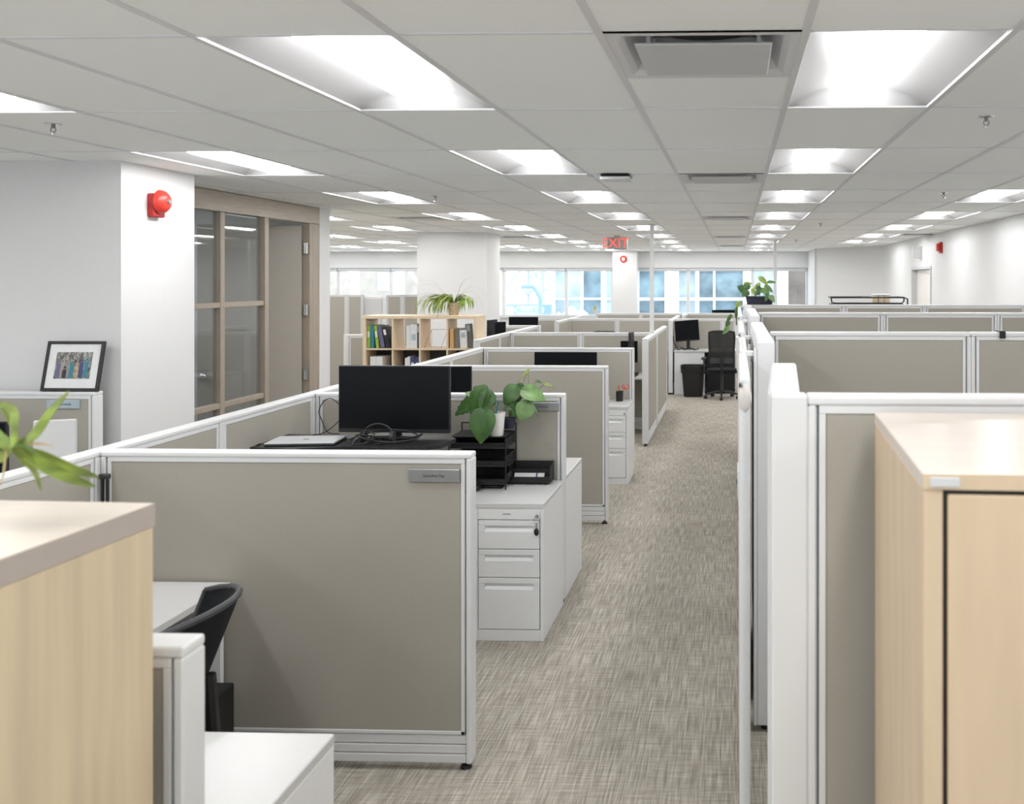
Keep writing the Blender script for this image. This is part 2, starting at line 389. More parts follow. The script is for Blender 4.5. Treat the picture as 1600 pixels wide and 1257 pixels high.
# office interior
def slab_desk(name, label, cat, x0, x1, y0, y1, z, loc, m='laminate', rz=0, th=.03):
    t = thing(name, label, cat, loc, rz)
    MB().box(x0, x1, y0, y1, z-th, z, .003).build('desktop', m, t)
    for sx in (x0+.03, x1-.03):
        MB().box(sx-.02, sx+.02, y0+.03, y1-.03, 0, z-th, .002).build('side_panel', 'steel_white', t)
    return t
slab_desk('desk', 'dark desk inside the glazed office seen through its lower panes', 'desk', -.4, .4, -.7, .7, .98, (-5.35, 7.2, 0), 'darkgrey')
t = MB().box(-.02, .02, -.55, .55, .0, 2.0, .004).build('whiteboard', 'plate_blue'); tag(t, 'tall pale blue board leaning on the wall inside the glazed office', 'board', loc=(-6.6, 9.33, 0), rz=PI/2); t.location.z = 0
# right wall door
e = struct(bpy.data.objects.new('door_2', None)); COL.objects.link(e); e.location = (XR, DY0, 0); W = DY1-DY0
b = MB(); b.box(-.02, .13, 0, .05, 0, DZ, .003).box(-.02, .13, W-.05, W, 0, DZ, .003).box(-.02, .13, .05, W-.05, DZ-.05, DZ, .003); b.build('door_frame', 'lightgrey', e)
ds = MB().box(.07, .115, .05, W-.05, .01, DZ-.05, .002).build('door_slab', 'cream', e)
MB().box(.0, .07, .10, .38, DZ-.13, DZ-.07, .006).box(.02, .04, .3, .75, DZ-.085, DZ-.075).build('door_closer', 'lightgrey', e)
MB().box(-.0, .02, W-.05, W-.049, 0, .1).cyl((.07, W-.12, 1.0), (.02, W-.12, 1.0), .01).cyl((.02, W-.12, 1.0), (.02, W-.25, 1.0), .01).build('door_handle', 'chrome', e, smooth=True)

# ------------------------------------------------------------------ ceiling fittings
def troffer():
    t = thing('ceiling_light', '', 'ceiling light')
    b = MB(); b.box(-.295,.295,.005,.012,-.001,.002).box(-.295,.295,1.208,1.215,-.001,.002).box(-.295,-.290,.012,1.208,-.001,.002).box(.290,.295,.012,1.208,-.001,.002)
    b.build('frame', 'tee', t)
    def f(u, v):
        x = (u*2-1)*.290; y = .015+v*1.19; e = min(1, min(v, 1-v)*1.18/.055)
        return (x, y, .0015+.085*(1-(abs(x)/.290)**1.7)*math.sin(e*PI/2)**.7)
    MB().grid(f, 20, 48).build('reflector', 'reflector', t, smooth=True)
    def g(u, v):
        a = u*PI; yy = (v*2-1); r = (1-abs(yy)**14)**.5 if abs(yy) < 1 else 0
        return (-.088*math.cos(a)*(.6+.4*r), .61+yy*.565, .075-.078*math.sin(a)*r)
    MB().grid(g, 12, 40).build('lens', 'lens', t, smooth=True)
    return t
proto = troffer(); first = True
ordn = ['nearest', 'second nearest', 'third nearest', 'fourth nearest', 'fifth nearest', 'sixth nearest', 'seventh nearest', 'eighth nearest', 'ninth nearest', 'tenth nearest', 'eleventh nearest']
coln = {3: 'line near the right wall', 0: 'line just right of the aisle', -3: 'line just left of the aisle',
        -6: 'line over the left spine panels', -9: 'first line left of the middle column', -12: 'second line left of the middle column',
        -15: 'third line left of the middle column', -18: 'farthest left line of troffers'}
cnt = {}
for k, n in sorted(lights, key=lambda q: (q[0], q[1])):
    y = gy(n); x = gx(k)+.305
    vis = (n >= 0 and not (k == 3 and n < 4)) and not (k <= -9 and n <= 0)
    if (k, n) in ((-10, 3), (-12, 4)): lab = 'unseen troffer added to light the glazed office, %s' % ('nearer the glazing' if k == -10 else 'farther from the glazing'); vis = True
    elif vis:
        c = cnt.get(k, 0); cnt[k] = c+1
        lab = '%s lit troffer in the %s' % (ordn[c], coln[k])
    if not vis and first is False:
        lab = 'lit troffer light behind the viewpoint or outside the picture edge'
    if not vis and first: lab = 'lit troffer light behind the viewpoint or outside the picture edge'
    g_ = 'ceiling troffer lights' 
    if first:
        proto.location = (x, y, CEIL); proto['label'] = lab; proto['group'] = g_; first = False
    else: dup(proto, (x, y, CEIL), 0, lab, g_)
def diffuser():
    t = thing('air_diffuser', '', 'air vent'); h = .304
    b = MB()
    def ring(o, i, z0, z1):
        pts = []
        for (r, z) in ((o, z0), (i, z1)):
            pts.append([(-r,-r,z), (r,-r,z), (r,r,z), (-r,r,z)])
        for q in range(4): b.quad(pts[0][q], pts[0][(q+1) % 4], pts[1][(q+1) % 4], pts[1][q])
    ring(h, .265, -.002, -.002); ring(.265, .245, -.002, .012); ring(.245, .215, .012, .06); ring(.215, .19, .06, .11)
    b.build('frame', 'tee', t)
    MB().box(-.21,.21,-.21,.21,-.016,-.008,.003).build('plaque', 'lightgrey', t)
    for sx in (-.17, .17):
        for sy in (-.17, .17): MB().box(sx-.006, sx+.006, sy-.006, sy+.006, -.008, .10).build('bracket', 'lightgrey', t)
    MB().lathe([(.19,.10),(.19,.16),(.0005,.16)]).build('duct_collar', 'black', t, smooth=True)
    return t
dn = ['nearest square air diffuser, between the two nearest ceiling lights', 'second square air diffuser over the aisle, beyond the access point',
      'third square air diffuser over the aisle', 'fourth square air diffuser over the aisle', 'fifth and farthest square air diffuser over the aisle',
      'square air diffuser in the ceiling before the white middle column', 'square air diffuser in the ceiling right of the white middle column', 'square air diffuser in the far left ceiling beyond the office',
      'square air diffuser near the top of the right wall']
pd = diffuser()
for i, (k, y) in enumerate(diff):
    if i == 0: pd.location = (gx(k)+.305, y+.305, CEIL); pd['label'] = dn[0]; pd['group'] = 'ceiling air diffusers'
    else: dup(pd, (gx(k)+.305, y+.305, CEIL), 0, dn[i], 'ceiling air diffusers')
sp = thing('sprinkler_head', 'fire sprinkler head in the ceiling at upper left, below the cut-off light', 'sprinkler', (-3.2, 4.24, CEIL), 0, 'ceiling sprinkler heads')
MB().lathe([(.036,0),(.034,-.004),(.016,-.008)]).build('escutcheon', 'chrome', sp, smooth=True)
MB().cyl((0,0,-.006),(0,0,-.02),.009).tube([(-.010,0,-.018),(-.013,0,-.03),(0,0,-.045)],.0025,6).tube([(.010,0,-.018),(.013,0,-.03),(0,0,-.045)],.0025,6).build('body', 'grey', sp, smooth=True)
MB().cyl((0,0,-.044),(0,0,-.048),.014).build('deflector', 'chrome', sp, smooth=True)
for x, y, lb in ((1.12, 4.19, 'fire sprinkler head right of the nearest right-hand light'), (-2.62, 8.0, 'fire sprinkler head over the left cubicles between ceiling light lines'),
                 (1.74, 7.83, 'fire sprinkler head left of the light at the right edge'), (1.10, 12.1, 'small fire sprinkler head over the third row of right-hand panels'),
                 (1.10, 17.0, 'far fire sprinkler head right of the far white pole'), (-3.37, 12.7, 'fire sprinkler head in front of the white middle column')):
    dup(sp, (x, y, CEIL), 0, lb, 'ceiling sprinkler heads')
t = thing('wireless_access_point', 'low white access point with black base hanging under the ceiling left of the aisle', 'access point', (-.83, 6.42, CEIL))
MB().box(-.10,.10,-.10,.10,-.022,-.004,.008).build('base', 'black', t)
MB().box(-.105,.105,-.105,.105,-.045,-.021,.012, seg=3).build('cover', 'laminate', t, smooth=True)
MB().tube([(-.105,0,-.02),(-.14,0,-.028),(-.18,0,-.018),(-.2,0,0)],.004,6).build('cable', 'slot', t, smooth=True)
M['sign_face'] = mat('sign_face_grey', (.40,.40,.40), .6)
M['exit_red'] = mat('exit_letters', (.8,.05,.04), .5, emit=(1,.12,.09), es=.45)
t = thing('exit_sign', 'white EXIT sign with red letters hanging over the far pier', 'exit sign', (X(965,15.3), 15.3, 0))
ez0, ez1 = Z(390,15.3), Z(371,15.3)
MB().box(-.17,.165,-.035,.035,ez0,ez1,.006).build('housing', 'sign_face', t)
MB().box(-.06,.04,-.02,.02,ez1,CEIL-.003).build('mount', 'lightgrey', t)

text('EXIT', .215, 'exit_red', t, (-.035, -.037, (ez0+ez1)/2))
text('>', .07, 'orange', t, (.13, -.037, (ez0+ez1)/2))
t = thing('fire_alarm_bell', 'red fire alarm bell on the white column at left', 'alarm bell', (-3.77, 5.87, 0))
bz = Z(317, 6.0)
MB().box(0,.045,-.06,.06,bz-.095,bz+.055,.006).build('back_box', 'red_box', t)
bm_ = MB(); R = .078
prof = [(.0, .105), (.03, .103), (.055, .092), (.072, .072), (.078, .05), (.072, .046)]
seg = 28
rg = [[bm_.bm.verts.new((z_, r_*math.cos(2*PI*k/seg)+.0, bz+.005+r_*math.sin(2*PI*k/seg))) for k in range(seg)] for r_, z_ in prof[1:]]
for A, B in zip(rg, rg[1:]):
    for k in range(seg): bm_.bm.faces.new((A[k], A[(k+1) % seg], B[(k+1) % seg], B[k]))
bm_.bm.faces.new(rg[0]); bm_.bm.faces.new(rg[-1][::-1])
bm_.build('gong', 'red', t, smooth=True)
MB().cyl((.10,0,bz+.005),(.115,0,bz+.005),.015,.012).build('nut', 'grey', t, smooth=True)
t = thing('fire_alarm_strobe', 'red strobe on the right wall above the far door', 'alarm strobe', (XR, 14.35, 0))
MB().box(-.04,0,-.06,.06,Z(396,14.35),Z(379,14.35),.006).build('back_box', 'red_box', t)
MB().box(-.085,-.04,-.045,.045,Z(393,14.35),Z(381,14.35),.012).build('horn', 'red', t)
t = thing('door_sign', 'small white projecting sign box above the right wall door', 'sign', (XR, 15.9, 0))
MB().box(-.16,-.02,-.03,.03,Z(404,15.9),Z(386,15.9),.004).build('housing', 'laminate', t)
MB().box(-.02,0,-.05,.05,Z(406,15.9),Z(385,15.9),.003).build('mount', 'laminate', t)
t = thing('fire_alarm_ring', 'round red alarm with white centre on the far pier under the EXIT sign', 'alarm', (X(974,23.6), 23.6, Z(405,23.6)))
MB().tube([(.065*math.cos(a_*PI/12), -.02, .065*math.sin(a_*PI/12)) for a_ in range(24)], .026, 8, closed=True).build('ring', 'red', t, smooth=True)
MB().cyl((0,0,0),(0,-.03,0),.05).build('lens', 'laminate', t, smooth=True)
# power poles
def pole(px, y, zb, lab):
    t = thing('power_pole', lab, 'pole', (X(px, y), y, 0))
    MB().box(-.027,.027,-.027,.027,zb,CEIL-.002,.004).build('shaft', 'frame', t)
    MB().box(-.045,.045,-.045,.045,CEIL-.014,CEIL-.001,.003).build('ceiling_collar', 'frame', t)
    return t
# ------------------------------------------------------------------ cubicle panels
PT = .076
def panel(x, y, L, h, rz=0, label='', group=None, wide_end=0, feet=True, plate=None, kick=True, name='cubicle_panel'):
    """runs L metres from (x,y) along local +x; thickness centred on local y"""
    t = thing(name, label, 'partition panel', (x, y, 0), rz, group)
    q = PT/2
    b = MB()
    b.box(0, L, -q, q, h-.022, h, .006, seg=2)
    b.box(0, .020, -q, q, .03, h-.022, .004).box(L-.020, L, -q, q, .03, h-.022, .004)
    z0 = .145 if kick else .03
    for s in (-1, 1):
        ya, yb = (s*(q-.004), s*(q-.020)); ya, yb = min(ya, yb), max(ya, yb)
        b.box(.026, L-.026, ya, yb, h-.042, h-.022, .002)
        b.box(.026, .042, ya, yb, z0, h-.042, .002).box(L-.042, L-.026, ya, yb, z0, h-.042, .002)
        if kick: b.box(.026, L-.026, ya, yb, .145, .160, .002)
    if wide_end: b.box(-wide_end, 0, -q, q, .03, h, .005, seg=2)
    b.build('frame', 'frame', t)
    MB().box(.018, L-.018, -q+.020, q-.020, .05, h-.025).build('core', 'slot', t)
    MB().box(.042, L-.042, -q+.007, q-.007, z0+.014, h-.042, .003).build('fabric', 'fabric', t)
    if kick:
        b = MB()
        for z_ in (.03, .068, .106): b.box(.022, L-.022, -q+.008, q-.008, z_, z_+.035, .003)
        b.build('kick_plate', 'frame', t)
    if feet:
        for fx in ((.03-wide_end), L-.03):
            MB().cyl((fx,0,0),(fx,0,.012),.024,.02).cyl((fx,0,.012),(fx,0,.032),.009).build('foot', 'black', t, smooth=True)
    if plate:
        px0, pz, pw, ph, m, s = plate
        p = MB().box(px0-pw/2, px0+pw/2, -q-.007, -q+.010, pz-ph/2, pz+ph/2, .002).build('nameplate', m, t, label='metal nameplate')
        text(s, ph*.30, 'ink', p, (px0, -q-.0073, pz))
    return t
H = 1.273
# crosswise panels, left of the aisle
XS = -2.615; XE = -1.045
def cross(y, x0, x1, label, splits=(), **k):
    xs = [x0]+list(splits)+[x1]
    for i in range(len(xs)-1):
        kk = dict(k)
        if i < len(xs)-2: kk.pop('plate', None)
        panel(xs[i], y, xs[i+1]-xs[i]-.001, k.get('h', H) if 'h' in k else H, 0, label if len(xs) == 2 else label[i], **{a: v for a, v in kk.items() if a != 'h'})
cross(1.757, XS+.04, XE, 'short-looking taupe panel end with white frame, nearest to the camera behind the left wood cabinet')
cross(3.708, XS+.04, -1.058, 'largest taupe fabric panel with a grey nameplate at its upper right corner', plate=(1.368, 1.185, .205, .052, 'plate', 'Genedine Pap'))
cross(5.63, XS+.04, -1.042, 'taupe panel with pale nameplate behind the potted monstera', plate=(1.405, 1.197, .19, .052, 'plate', 'ine Burgen'))
cross(7.45, XS+.04, -1.03, 'taupe panel with visible white kick plate, behind the nameplate panel with the plant')
cross(9.42, XS+.04, -1.037, 'taupe panel with a black monitor in front of it and drawers at its right end')
cross(12.15, -2.97, -1.11, ['taupe panel left half of the row beyond the monitor, left of the joint', 'taupe panel right half of the row beyond the monitor, behind the black monitor edge'], splits=(-2.04,))
cross(16.5, -3.95, 0.0, ['far taupe panel behind the black far monitor left of the spine', 'far taupe panel just right of the far left spine', 'far taupe panel left of the near white pole', 'far taupe panel behind the aisle-end desk monitor', 'narrow far taupe panel behind the mesh chair'], splits=(-3.03, -2.12, -1.14, -.235))
cross(19.25, -2.92, 0.0, ['farthest taupe panel with white plate, left of the pier', 'farthest taupe panel across the pole', 'farthest taupe panel under the window right of the pole'], splits=(-1.98, -1.05), feet=False)
# lengthwise spine panels on the left : run along +y
def spine(x, ys, labs, h=H):
    for i in range(len(ys)-1): panel(x, ys[i]+.0005, ys[i+1]-ys[i]-.001, h, PI/2, labs[i])
spine(XS, [.90, 1.80, 2.75, 3.67, 4.57, 5.59, 6.50, 7.42, 8.33, 9.46],
      ['left spine panel hidden beside the wood cabinet', 'left spine panel behind the wood cabinet', 'left spine panel crossing under the spider plant leaves',
       'left spine panel with fabric strip behind the big panel, left of the white joint', 'left spine panel behind the laptop, up to the cable loop',
       'left spine panel going behind the big black monitor', 'left spine panel hidden behind the big black monitor', 'left spine panel in front of the lower bookshelf cells, left part',
       'left spine panel in front of the lower bookshelf cells, right part by the corner'])
spine(-3.01, [10.65, 11.6, 12.15, 13.85], ['spine panel with white end post right of the bookshelf', 'short spine panel just right of the bookshelf', 'spine panel ending near the far black monitor'])
panel(-3.55, 13.99, .58, H, 0, 'narrow panel in front of the far black monitor right of the bookshelf')
spine(-2.99, [15.35, 16.46], ['far spine panel with a white end facing the camera'])
spine(-2.99, [16.54, 17.9], ['far spine panel running back behind the far crosswise row'])
# panels parallel to the aisle on its left side, seen from the aisle face
spine(-1.07, [10.9, 12.1], ['aisle-side taupe panel, near half, with white end post'])
spine(-1.07, [12.2, 13.9], ['aisle-side taupe panel, far half, behind the white pole joint'])
spine(-1.12, [15.82, 16.46], ['short aisle-end panel left of the desk with monitor and bin'])
spine(-1.12, [16.54, 17.9], ['short panel running back behind the aisle-end desk'])
spine(-1.03, [18.2, 19.2], ['small panel nub standing up in the far row right of the white pole'])
pole(1018.5, 12.2, H, 'near white power pole rising from the aisle-side panel to the ceiling')
pole(1211, 17.3, 0, 'far white power pole behind the planter on the right-hand panels')
# panel against the left wall
panel(-5.75, 5.42, .97, 1.30, 0, 'grey-lit panel under the framed picture, left piece')
panel(-4.78, 5.42, .97, 1.30, 0, 'grey-lit panel under the framed picture with pale blue nameplate', plate=(.78, 1.228, .20, .052, 'plate_blue', 'Tracy Fontanelle'))
# tall panels, right of the aisle
HT = 1.70
tl = lambda r, c: '%s tall taupe panel, %s' % (r, c)
for y, xs, r in ((2.19, (.166, 1.20, 2.12, 3.1), 'nearest right-hand'), (4.81, (.176, 1.20, 2.12, 3.1), 'second right-hand'),
              (7.64, (.18, 1.20, 2.12, 3.1), 'third right-hand'), (10.05, (.17, 1.16, 2.02, 3.1), 'fourth and farthest right-hand')):
    for i in range(3):
        nm = {'nearest right-hand': ('behind the maple cabinet with wide white post', 'beside the picture edge behind the maple cabinet top', 'outside the picture'),
              'second right-hand': ('left of the double joint', 'with a black clip on its top edge', 'outside the picture'),
              'third right-hand': ('left of its first joint', 'between its two joints', 'right of its second joint'),
              'fourth and farthest right-hand': ('left of its first joint', 'under the black wire tray', 'by the white wall door')}[r][i]
        panel(xs[i]+.0005, y, xs[i+1]-xs[i]-.001, HT, 0, tl(r, nm), wide_end=.085 if (i == 0 and y < 3) else 0)
t = MB().box(-.012,.012,-.045,.045,-.001,.006,.002).box(-.015,.015,-.050,-.041,-.032,.006,.002).build('binder_clip', 'black')
tag(t, 'black clip over the top edge of the second right-hand tall panel', 'clip', loc=(X(1566,4.77), 4.81, HT+.002))
def wing(x0, y0, x1, y1, lab, wd=.078):
    L = math.hypot(x1-x0, y1-y0); a = math.atan2(y1-y0, x1-x0)
    t = thing('wing_panel', lab, 'partition panel', (x0, y0, 0), a, 'white wing panels beside the aisle')
    b = MB(); b.box(0, L, -wd/2, wd/2, .03, HT, .007, seg=2); b.build('frame', 'frame', t)
    for s in (-1, 1):
        MB().box(.06, L-.06, s*(wd/2+.001), s*(wd/2-.01), .17, HT-.07, .001).build('fabric', 'fabric', t)
    if y0 > 3: MB().box(0, .05, wd/2, wd/2+.014, .03, HT-.03, .003).build('door_stop', 'frame', t)
    for fx in (.05, L-.05): MB().cyl((fx,0,0),(fx,0,.032),.02).build('foot', 'black', t, smooth=True)
wing(.115, 2.235, .155, 3.0, 'white wing panel just behind the nearest wide white post, shiny top')
wing(.130, 4.03, .130, 5.87, 'white wing panel crossing the second right-hand tall panel')
wing(.138, 6.95, .138, 8.7, 'white wing panel crossing the third right-hand tall panel')
wing(.125, 9.35, .125, 11.0, 'white wing panel under the dark planter')
# sliding doors on the aisle side
def sdoor(y0, y1, z, x, lab):
    t = thing('sliding_door', lab, 'sliding door', (x, y0, 0), PI/2, 'white sliding cubicle doors'); L = y1-y0
    b = MB(); b.box(0, L, -.018, .018, .03, z, .014, seg=3); b.build('door_panel', 'steel_white', t, smooth=True)
    # long vertical oval pull on the end face
    s = MB()
    s.tube([(-.012+.004*math.sin(k*PI/8), 0, z-.115+k*.095/8) for k in range(9)], [.002+.020*math.sin(PI*k/8)**.6 for k in range(9)], 14)
    s.build('pull', 'cream', t, smooth=True)
    MB().box(-.03, .012, .0145, .0205, z-.032, z-.018, .003).build('latch_slot', 'pot_dark', t)
    for fx in (.93*L,):
        r = MB().box(fx-.02, fx+.02, -.048, -.012, z-.012, z+.012, .004).build('roller_bracket', 'frame', t)
        MB().cyl((fx, -.045, z-.02), (fx, -.033, z-.02), .016).build('roller', 'grey', r, smooth=True)
    MB().box(.03, L-.03, -.012, .012, 0, .03).build('floor_guide', 'grey', t)
sdoor(3.08, 4.15, 1.645, .030, 'nearest white sliding cubicle door with oval pull')
sdoor(4.30, 5.25, 1.645, .036, 'second white sliding cubicle door, beside the second wing panel')
sdoor(5.60, 7.05, 1.66, .036, 'third white sliding cubicle door, seen edge-on along the aisle')
sdoor(7.9, 10.4, 1.665, .036, 'farthest white sliding cubicle door under the trailing vine')
t = thing('door_pull', 'low white pull plate with dark latch on the aisle face of the second sliding door', 'handle', (.018, 4.4, 0))
MB().box(-.012, 0, -.02, .22, .93, 1.06, .01, seg=3).build('plate', 'frame', t, smooth=True)
MB().box(-.016, -.004, .10, .14, .975, .995, .003).build('latch', 'pot_dark', t)

# ------------------------------------------------------------------ storage
def wood_cabinet_right():
    t = thing('storage_cabinet', 'tall maple cabinet with pale top at the right edge, door outlined in black', 'cabinet', (.311, 2.088, 0), math.radians(-2.0))
    W, D, Ht = .95, .65, 1.672
    b = MB(); b.box(0, .030, -D, 0, .0, Ht-.026, .002).box(W-.03, W, -D, 0, 0, Ht-.026, .002).box(.03, W-.03, -.02, 0, 0, Ht-.026).box(.03, W-.03, -D+.02, -.02, .0, .08)
    b.build('carcass', 'maple', t)
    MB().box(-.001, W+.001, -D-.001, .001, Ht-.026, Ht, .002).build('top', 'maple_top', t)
    MB().box(0, W, -D-.0022, -D-.001, Ht-.025, Ht-.001).build('front_edge', 'maple', t)
    MB().box(.0305, W-.0305, -D+.0115, -D+.018, .08, Ht-.0265).build('gasket', 'black', t)
    for x0, x1 in ((.0375, W/2-.002), (W/2+.002, W-.0375)):
        d = MB().box(x0, x1, -D-.001, -D+.011, .085, Ht-.0335, .0015).build('door', 'maple', t)
        hx = x1-.04 if x0 < .1 else x0+.04
        MB().cyl((hx,-D-.028,.85),(hx,-D-.028,1.0),.006).cyl((hx,-D-.028,.865),(hx,-D,.865),.005).cyl((hx,-D-.028,.985),(hx,-D,.985),.005).build('handle', 'chrome', d, smooth=True)
    MB().box(.009, .055, -D-.0042, -D-.002, Ht-.021, Ht-.006, .001).build('label_sticker', 'lightgrey', t, label='small grey label sticker')
wood_cabinet_right()
def wood_cabinet_left():
    t = thing('storage_cabinet', 'tall pale wood cabinet with thick grey-taupe top edge at the left edge', 'cabinet', (-1.067, 1.665, 0), math.radians(-2.0))
    W, D, Ht = .90, .80, 1.56
    b = MB(); b.box(-.025, 0-.001, -D, -.0, 0, Ht-.042, .002).box(-W, -W+.025, -D, 0, 0, Ht-.042, .002).box(-W+.025, -.025, -.02, -.001, 0, Ht-.042).box(-W+.025, -.025, -D+.03, -.02, 0, .08)
    b.build('carcass', 'ash', t)
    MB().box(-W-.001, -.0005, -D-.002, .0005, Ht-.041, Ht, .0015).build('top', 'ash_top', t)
    MB().box(-.0005, .0015, -D-.002, .001, Ht-.042, Ht-.0008, .0005).box(-W, 0, -D-.004, -D-.002, Ht-.042, Ht-.001).build('edge_band', 'ash_band', t)
    for x0, x1 in ((-W+.002, -W/2-.0015), (-W/2+.0015, -.002)):
        d = MB().box(x0, x1, -D-.019, -D-.001, .08, Ht-.045, .0015).build('door', 'ash', t)
        hx = x0+.04 if x0 > -.6 else x1-.04
        MB().cyl((hx,-D-.048,.85),(hx,-D-.048,1.0),.006).cyl((hx,-D-.048,.865),(hx,-D-.018,.865),.005).cyl((hx,-D-.048,.985),(hx,-D-.018,.985),.005).build('handle', 'chrome', d, smooth=True)
wood_cabinet_left()
def pedestal(name, label, cat, x0, x1, yf, yb, group=None, keys=False, ztop=.722):
    """drawer pedestal: fronts face -y at yf"""
    t = thing(name, label, cat, ((x0+x1)/2, (yf+yb)/2, 0), 0, group)
    W = (x1-x0)/2; D = (yb-yf)/2
    b = MB(); b.box(-W, -W+.018, -D, D, 0, ztop, .002).box(W-.018, W, -D, D, 0, ztop, .002).box(-W+.018, W-.018, D-.02, D, 0, ztop)
    b.box(-W+.018, W-.018, -D, D-.02, ztop-.02, ztop).box(-W+.018, W-.018, -D+.001, D-.02, .0, .062, .002)
    b.build('carcass', 'steel_white', t)
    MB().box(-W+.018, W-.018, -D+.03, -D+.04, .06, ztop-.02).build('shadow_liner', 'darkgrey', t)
    b = MB(); b.box(-W+.020, W-.020, -D-.002, -D+.018, .662, ztop-.001, .002); r = b.build('pencil_rail', 'steel_white', t)
    MB().box(-.035, .01, -D-.004, -D+.004, .690, .696, .002).build('pull_tab', 'grey', r)
    for i, (z0, z1) in enumerate(((.503, .658), (.348, .499), (.066, .344))):
        b = MB(); a = z1-.062 if i < 2 else z1-.062; c = a+.032; u0, u1 = -W+.022, W-.022; r0, r1 = u0+.035, u1-.035
        b.box(u0, u1, -D-.002, -D+.018, z0, a, .002).box(u0, u1, -D-.002, -D+.018, c, z1, .002)
        b.box(u0, r0, -D-.002, -D+.018, a, c).box(r1, u1, -D-.002, -D+.018, a, c)
        b.box(r0, r1, -D+.012, -D+.018, a, c)
        b.quad((r0,-D-.002,a), (r1,-D-.002,a), (r1,-D+.014,a+.018), (r0,-D+.014,a+.018))
        b.build('drawer', 'steel_white', t)
    MB().cyl((W-.035,-D+.002,.682),(W-.035,-D-.006,.682),.009).build('lock', 'chrome', t, smooth=True)
    if keys:
        k = thing('key_ring', 'ring with key and black fob hanging from the nearest pedestal lock', 'keys', (t.location.x+W-.035, t.location.y-D-.008, .682))
        MB().tube([(.0, -.003, .0), (0,-.012,-.004)], .003, 6).build('key', 'chrome', k)
        MB().tube([(.016*math.sin(a_*PI/8), -.006, -.018+.016*math.cos(a_*PI/8)) for a_ in range(16)], .0012, 6, closed=True).build('ring', 'chrome', k, smooth=True)
        MB().box(-.005,.005,-.012,-.008,-.062,-.032,.002).build('second_key', 'chrome', k)
        MB().sph((0,-.008,-.082),.016,(.85,.4,1.3)).build('fob', 'black', k, smooth=True)
    return t
def worktop(label, x0, x1, y0, y1, z=.752, side=None, name='worktop', th=.03, legs=True, group=None):
    t = thing(name, label, 'desk', ((x0+x1)/2, (y0+y1)/2, 0), 0, group); W = (x1-x0)/2; D = (y1-y0)/2
    MB().box(-W, W, -D, D, z-th, z, .003).build('desktop', 'laminate', t)
    if side == 'y':
        for s in (-1, 1): MB().box(-W+.02, W-.02, s*(D-.03)-.012, s*(D-.03)+.012, 0, z-th).build('side_panel', 'steel_white', t)
    elif side == 'x':
        MB().box(W-.02, W-.001, -D+.003, D-.003, .0, z-th, .002).build('side_panel', 'steel_white', t)
        MB().box(-W+.01, -W+.03, -D+.02, D-.02, .0, z-th, .002).build('side_panel', 'steel_white', t)
    elif side == 'left':
        MB().box(-W+.01, -W+.03, -D+.02, D-.02, .0, z-th, .002).build('side_panel', 'steel_white', t)
    return t
# cubicle nearest the camera
worktop('white desk along the left spine beside the black chair', -2.57, -2.03, 1.81, 3.66, .752, 'y')
worktop('white cabinet-top desk in the bottom foreground, behind the nearest panel end', -2.0, -1.075, 1.80, 2.45, .752, 'x')
# cubicle with the big monitor
worktop('white worktop carrying the organiser and monitor stand, over the nearest pedestal', -1.98, -1.044, 5.00, 5.588, .752, None)
worktop('white worktop along the spine under the laptop stand', -2.57, -1.985, 3.75, 5.588, .752, 'y')
pedestal('drawer_pedestal', 'white three-drawer pedestal with keys hanging from its lock', 'drawer unit', -1.425, -1.046, 5.005, 5.585, 'white drawer pedestals', True)
worktop('white storage end with flat top just behind the plant panel, by the aisle', -1.95, -1.052, 5.675, 6.30, .752, 'x')
# cubicle with pencil cup
worktop('white worktop with pencil cup over the second pedestal', -2.5, -1.034, 8.86, 9.378, .752, None)
pedestal('drawer_pedestal', 'white three-drawer pedestal under the pencil cup, second along the aisle', 'drawer unit', -1.41, -1.036, 8.865, 9.375, 'white drawer pedestals')
# cubicle beyond, mostly hidden
worktop('white worktop behind the panel end, under the black monitor seen edge-on', -2.0, -1.12, 11.5, 12.10, .752, 'x')
# aisle-end desk
worktop('white desk end with flat side panel facing the camera behind the black bin', -1.07, -.0, 15.86, 16.455, .752, None)
t = thing('cabinet', 'white side cabinet under the aisle-end desk, behind the black bin', 'cabinet', (-.795, 16.15, 0))
MB().box(-.265,.255,-.28,.28,0,.720,.003).build('carcass', 'steel_white', t)
t = thing('cabinet', 'black metal cabinet behind the mesh chair under the aisle-end desk', 'cabinet', (-.27, 16.2, 0))
MB().box(-.25,.25,-.2,.2,0,.718,.003).build('carcass', 'black', t)
for z_ in (.05, .38): MB().box(-.23,.23,-.21,-.2,z_,z_+.3,.003).build('drawer', 'black', t)
worktop('white desk end left of the short aisle-end panel', -1.95, -1.17, 15.82, 16.45, .752, 'x')
worktop('white desk behind the spine panels right of the bookshelf', -4.0, -3.07, 12.3, 12.95, .752, 'x')
worktop('white desk under the far black monitor beyond the bookshelf', -3.80, -3.05, 14.35, 15.0, .752, 'x')
worktop('white desk beyond the farthest panel row', -1.0, .1, 19.32, 19.95, .752, 'x')
worktop('white desk against the wall panel at far left', -5.6, -3.45, 4.65, 5.37, .752, 'x')
worktop('white worktop hidden in the cubicle behind the middle row', -2.4, -1.3, 12.9, 13.5, .752, 'x')
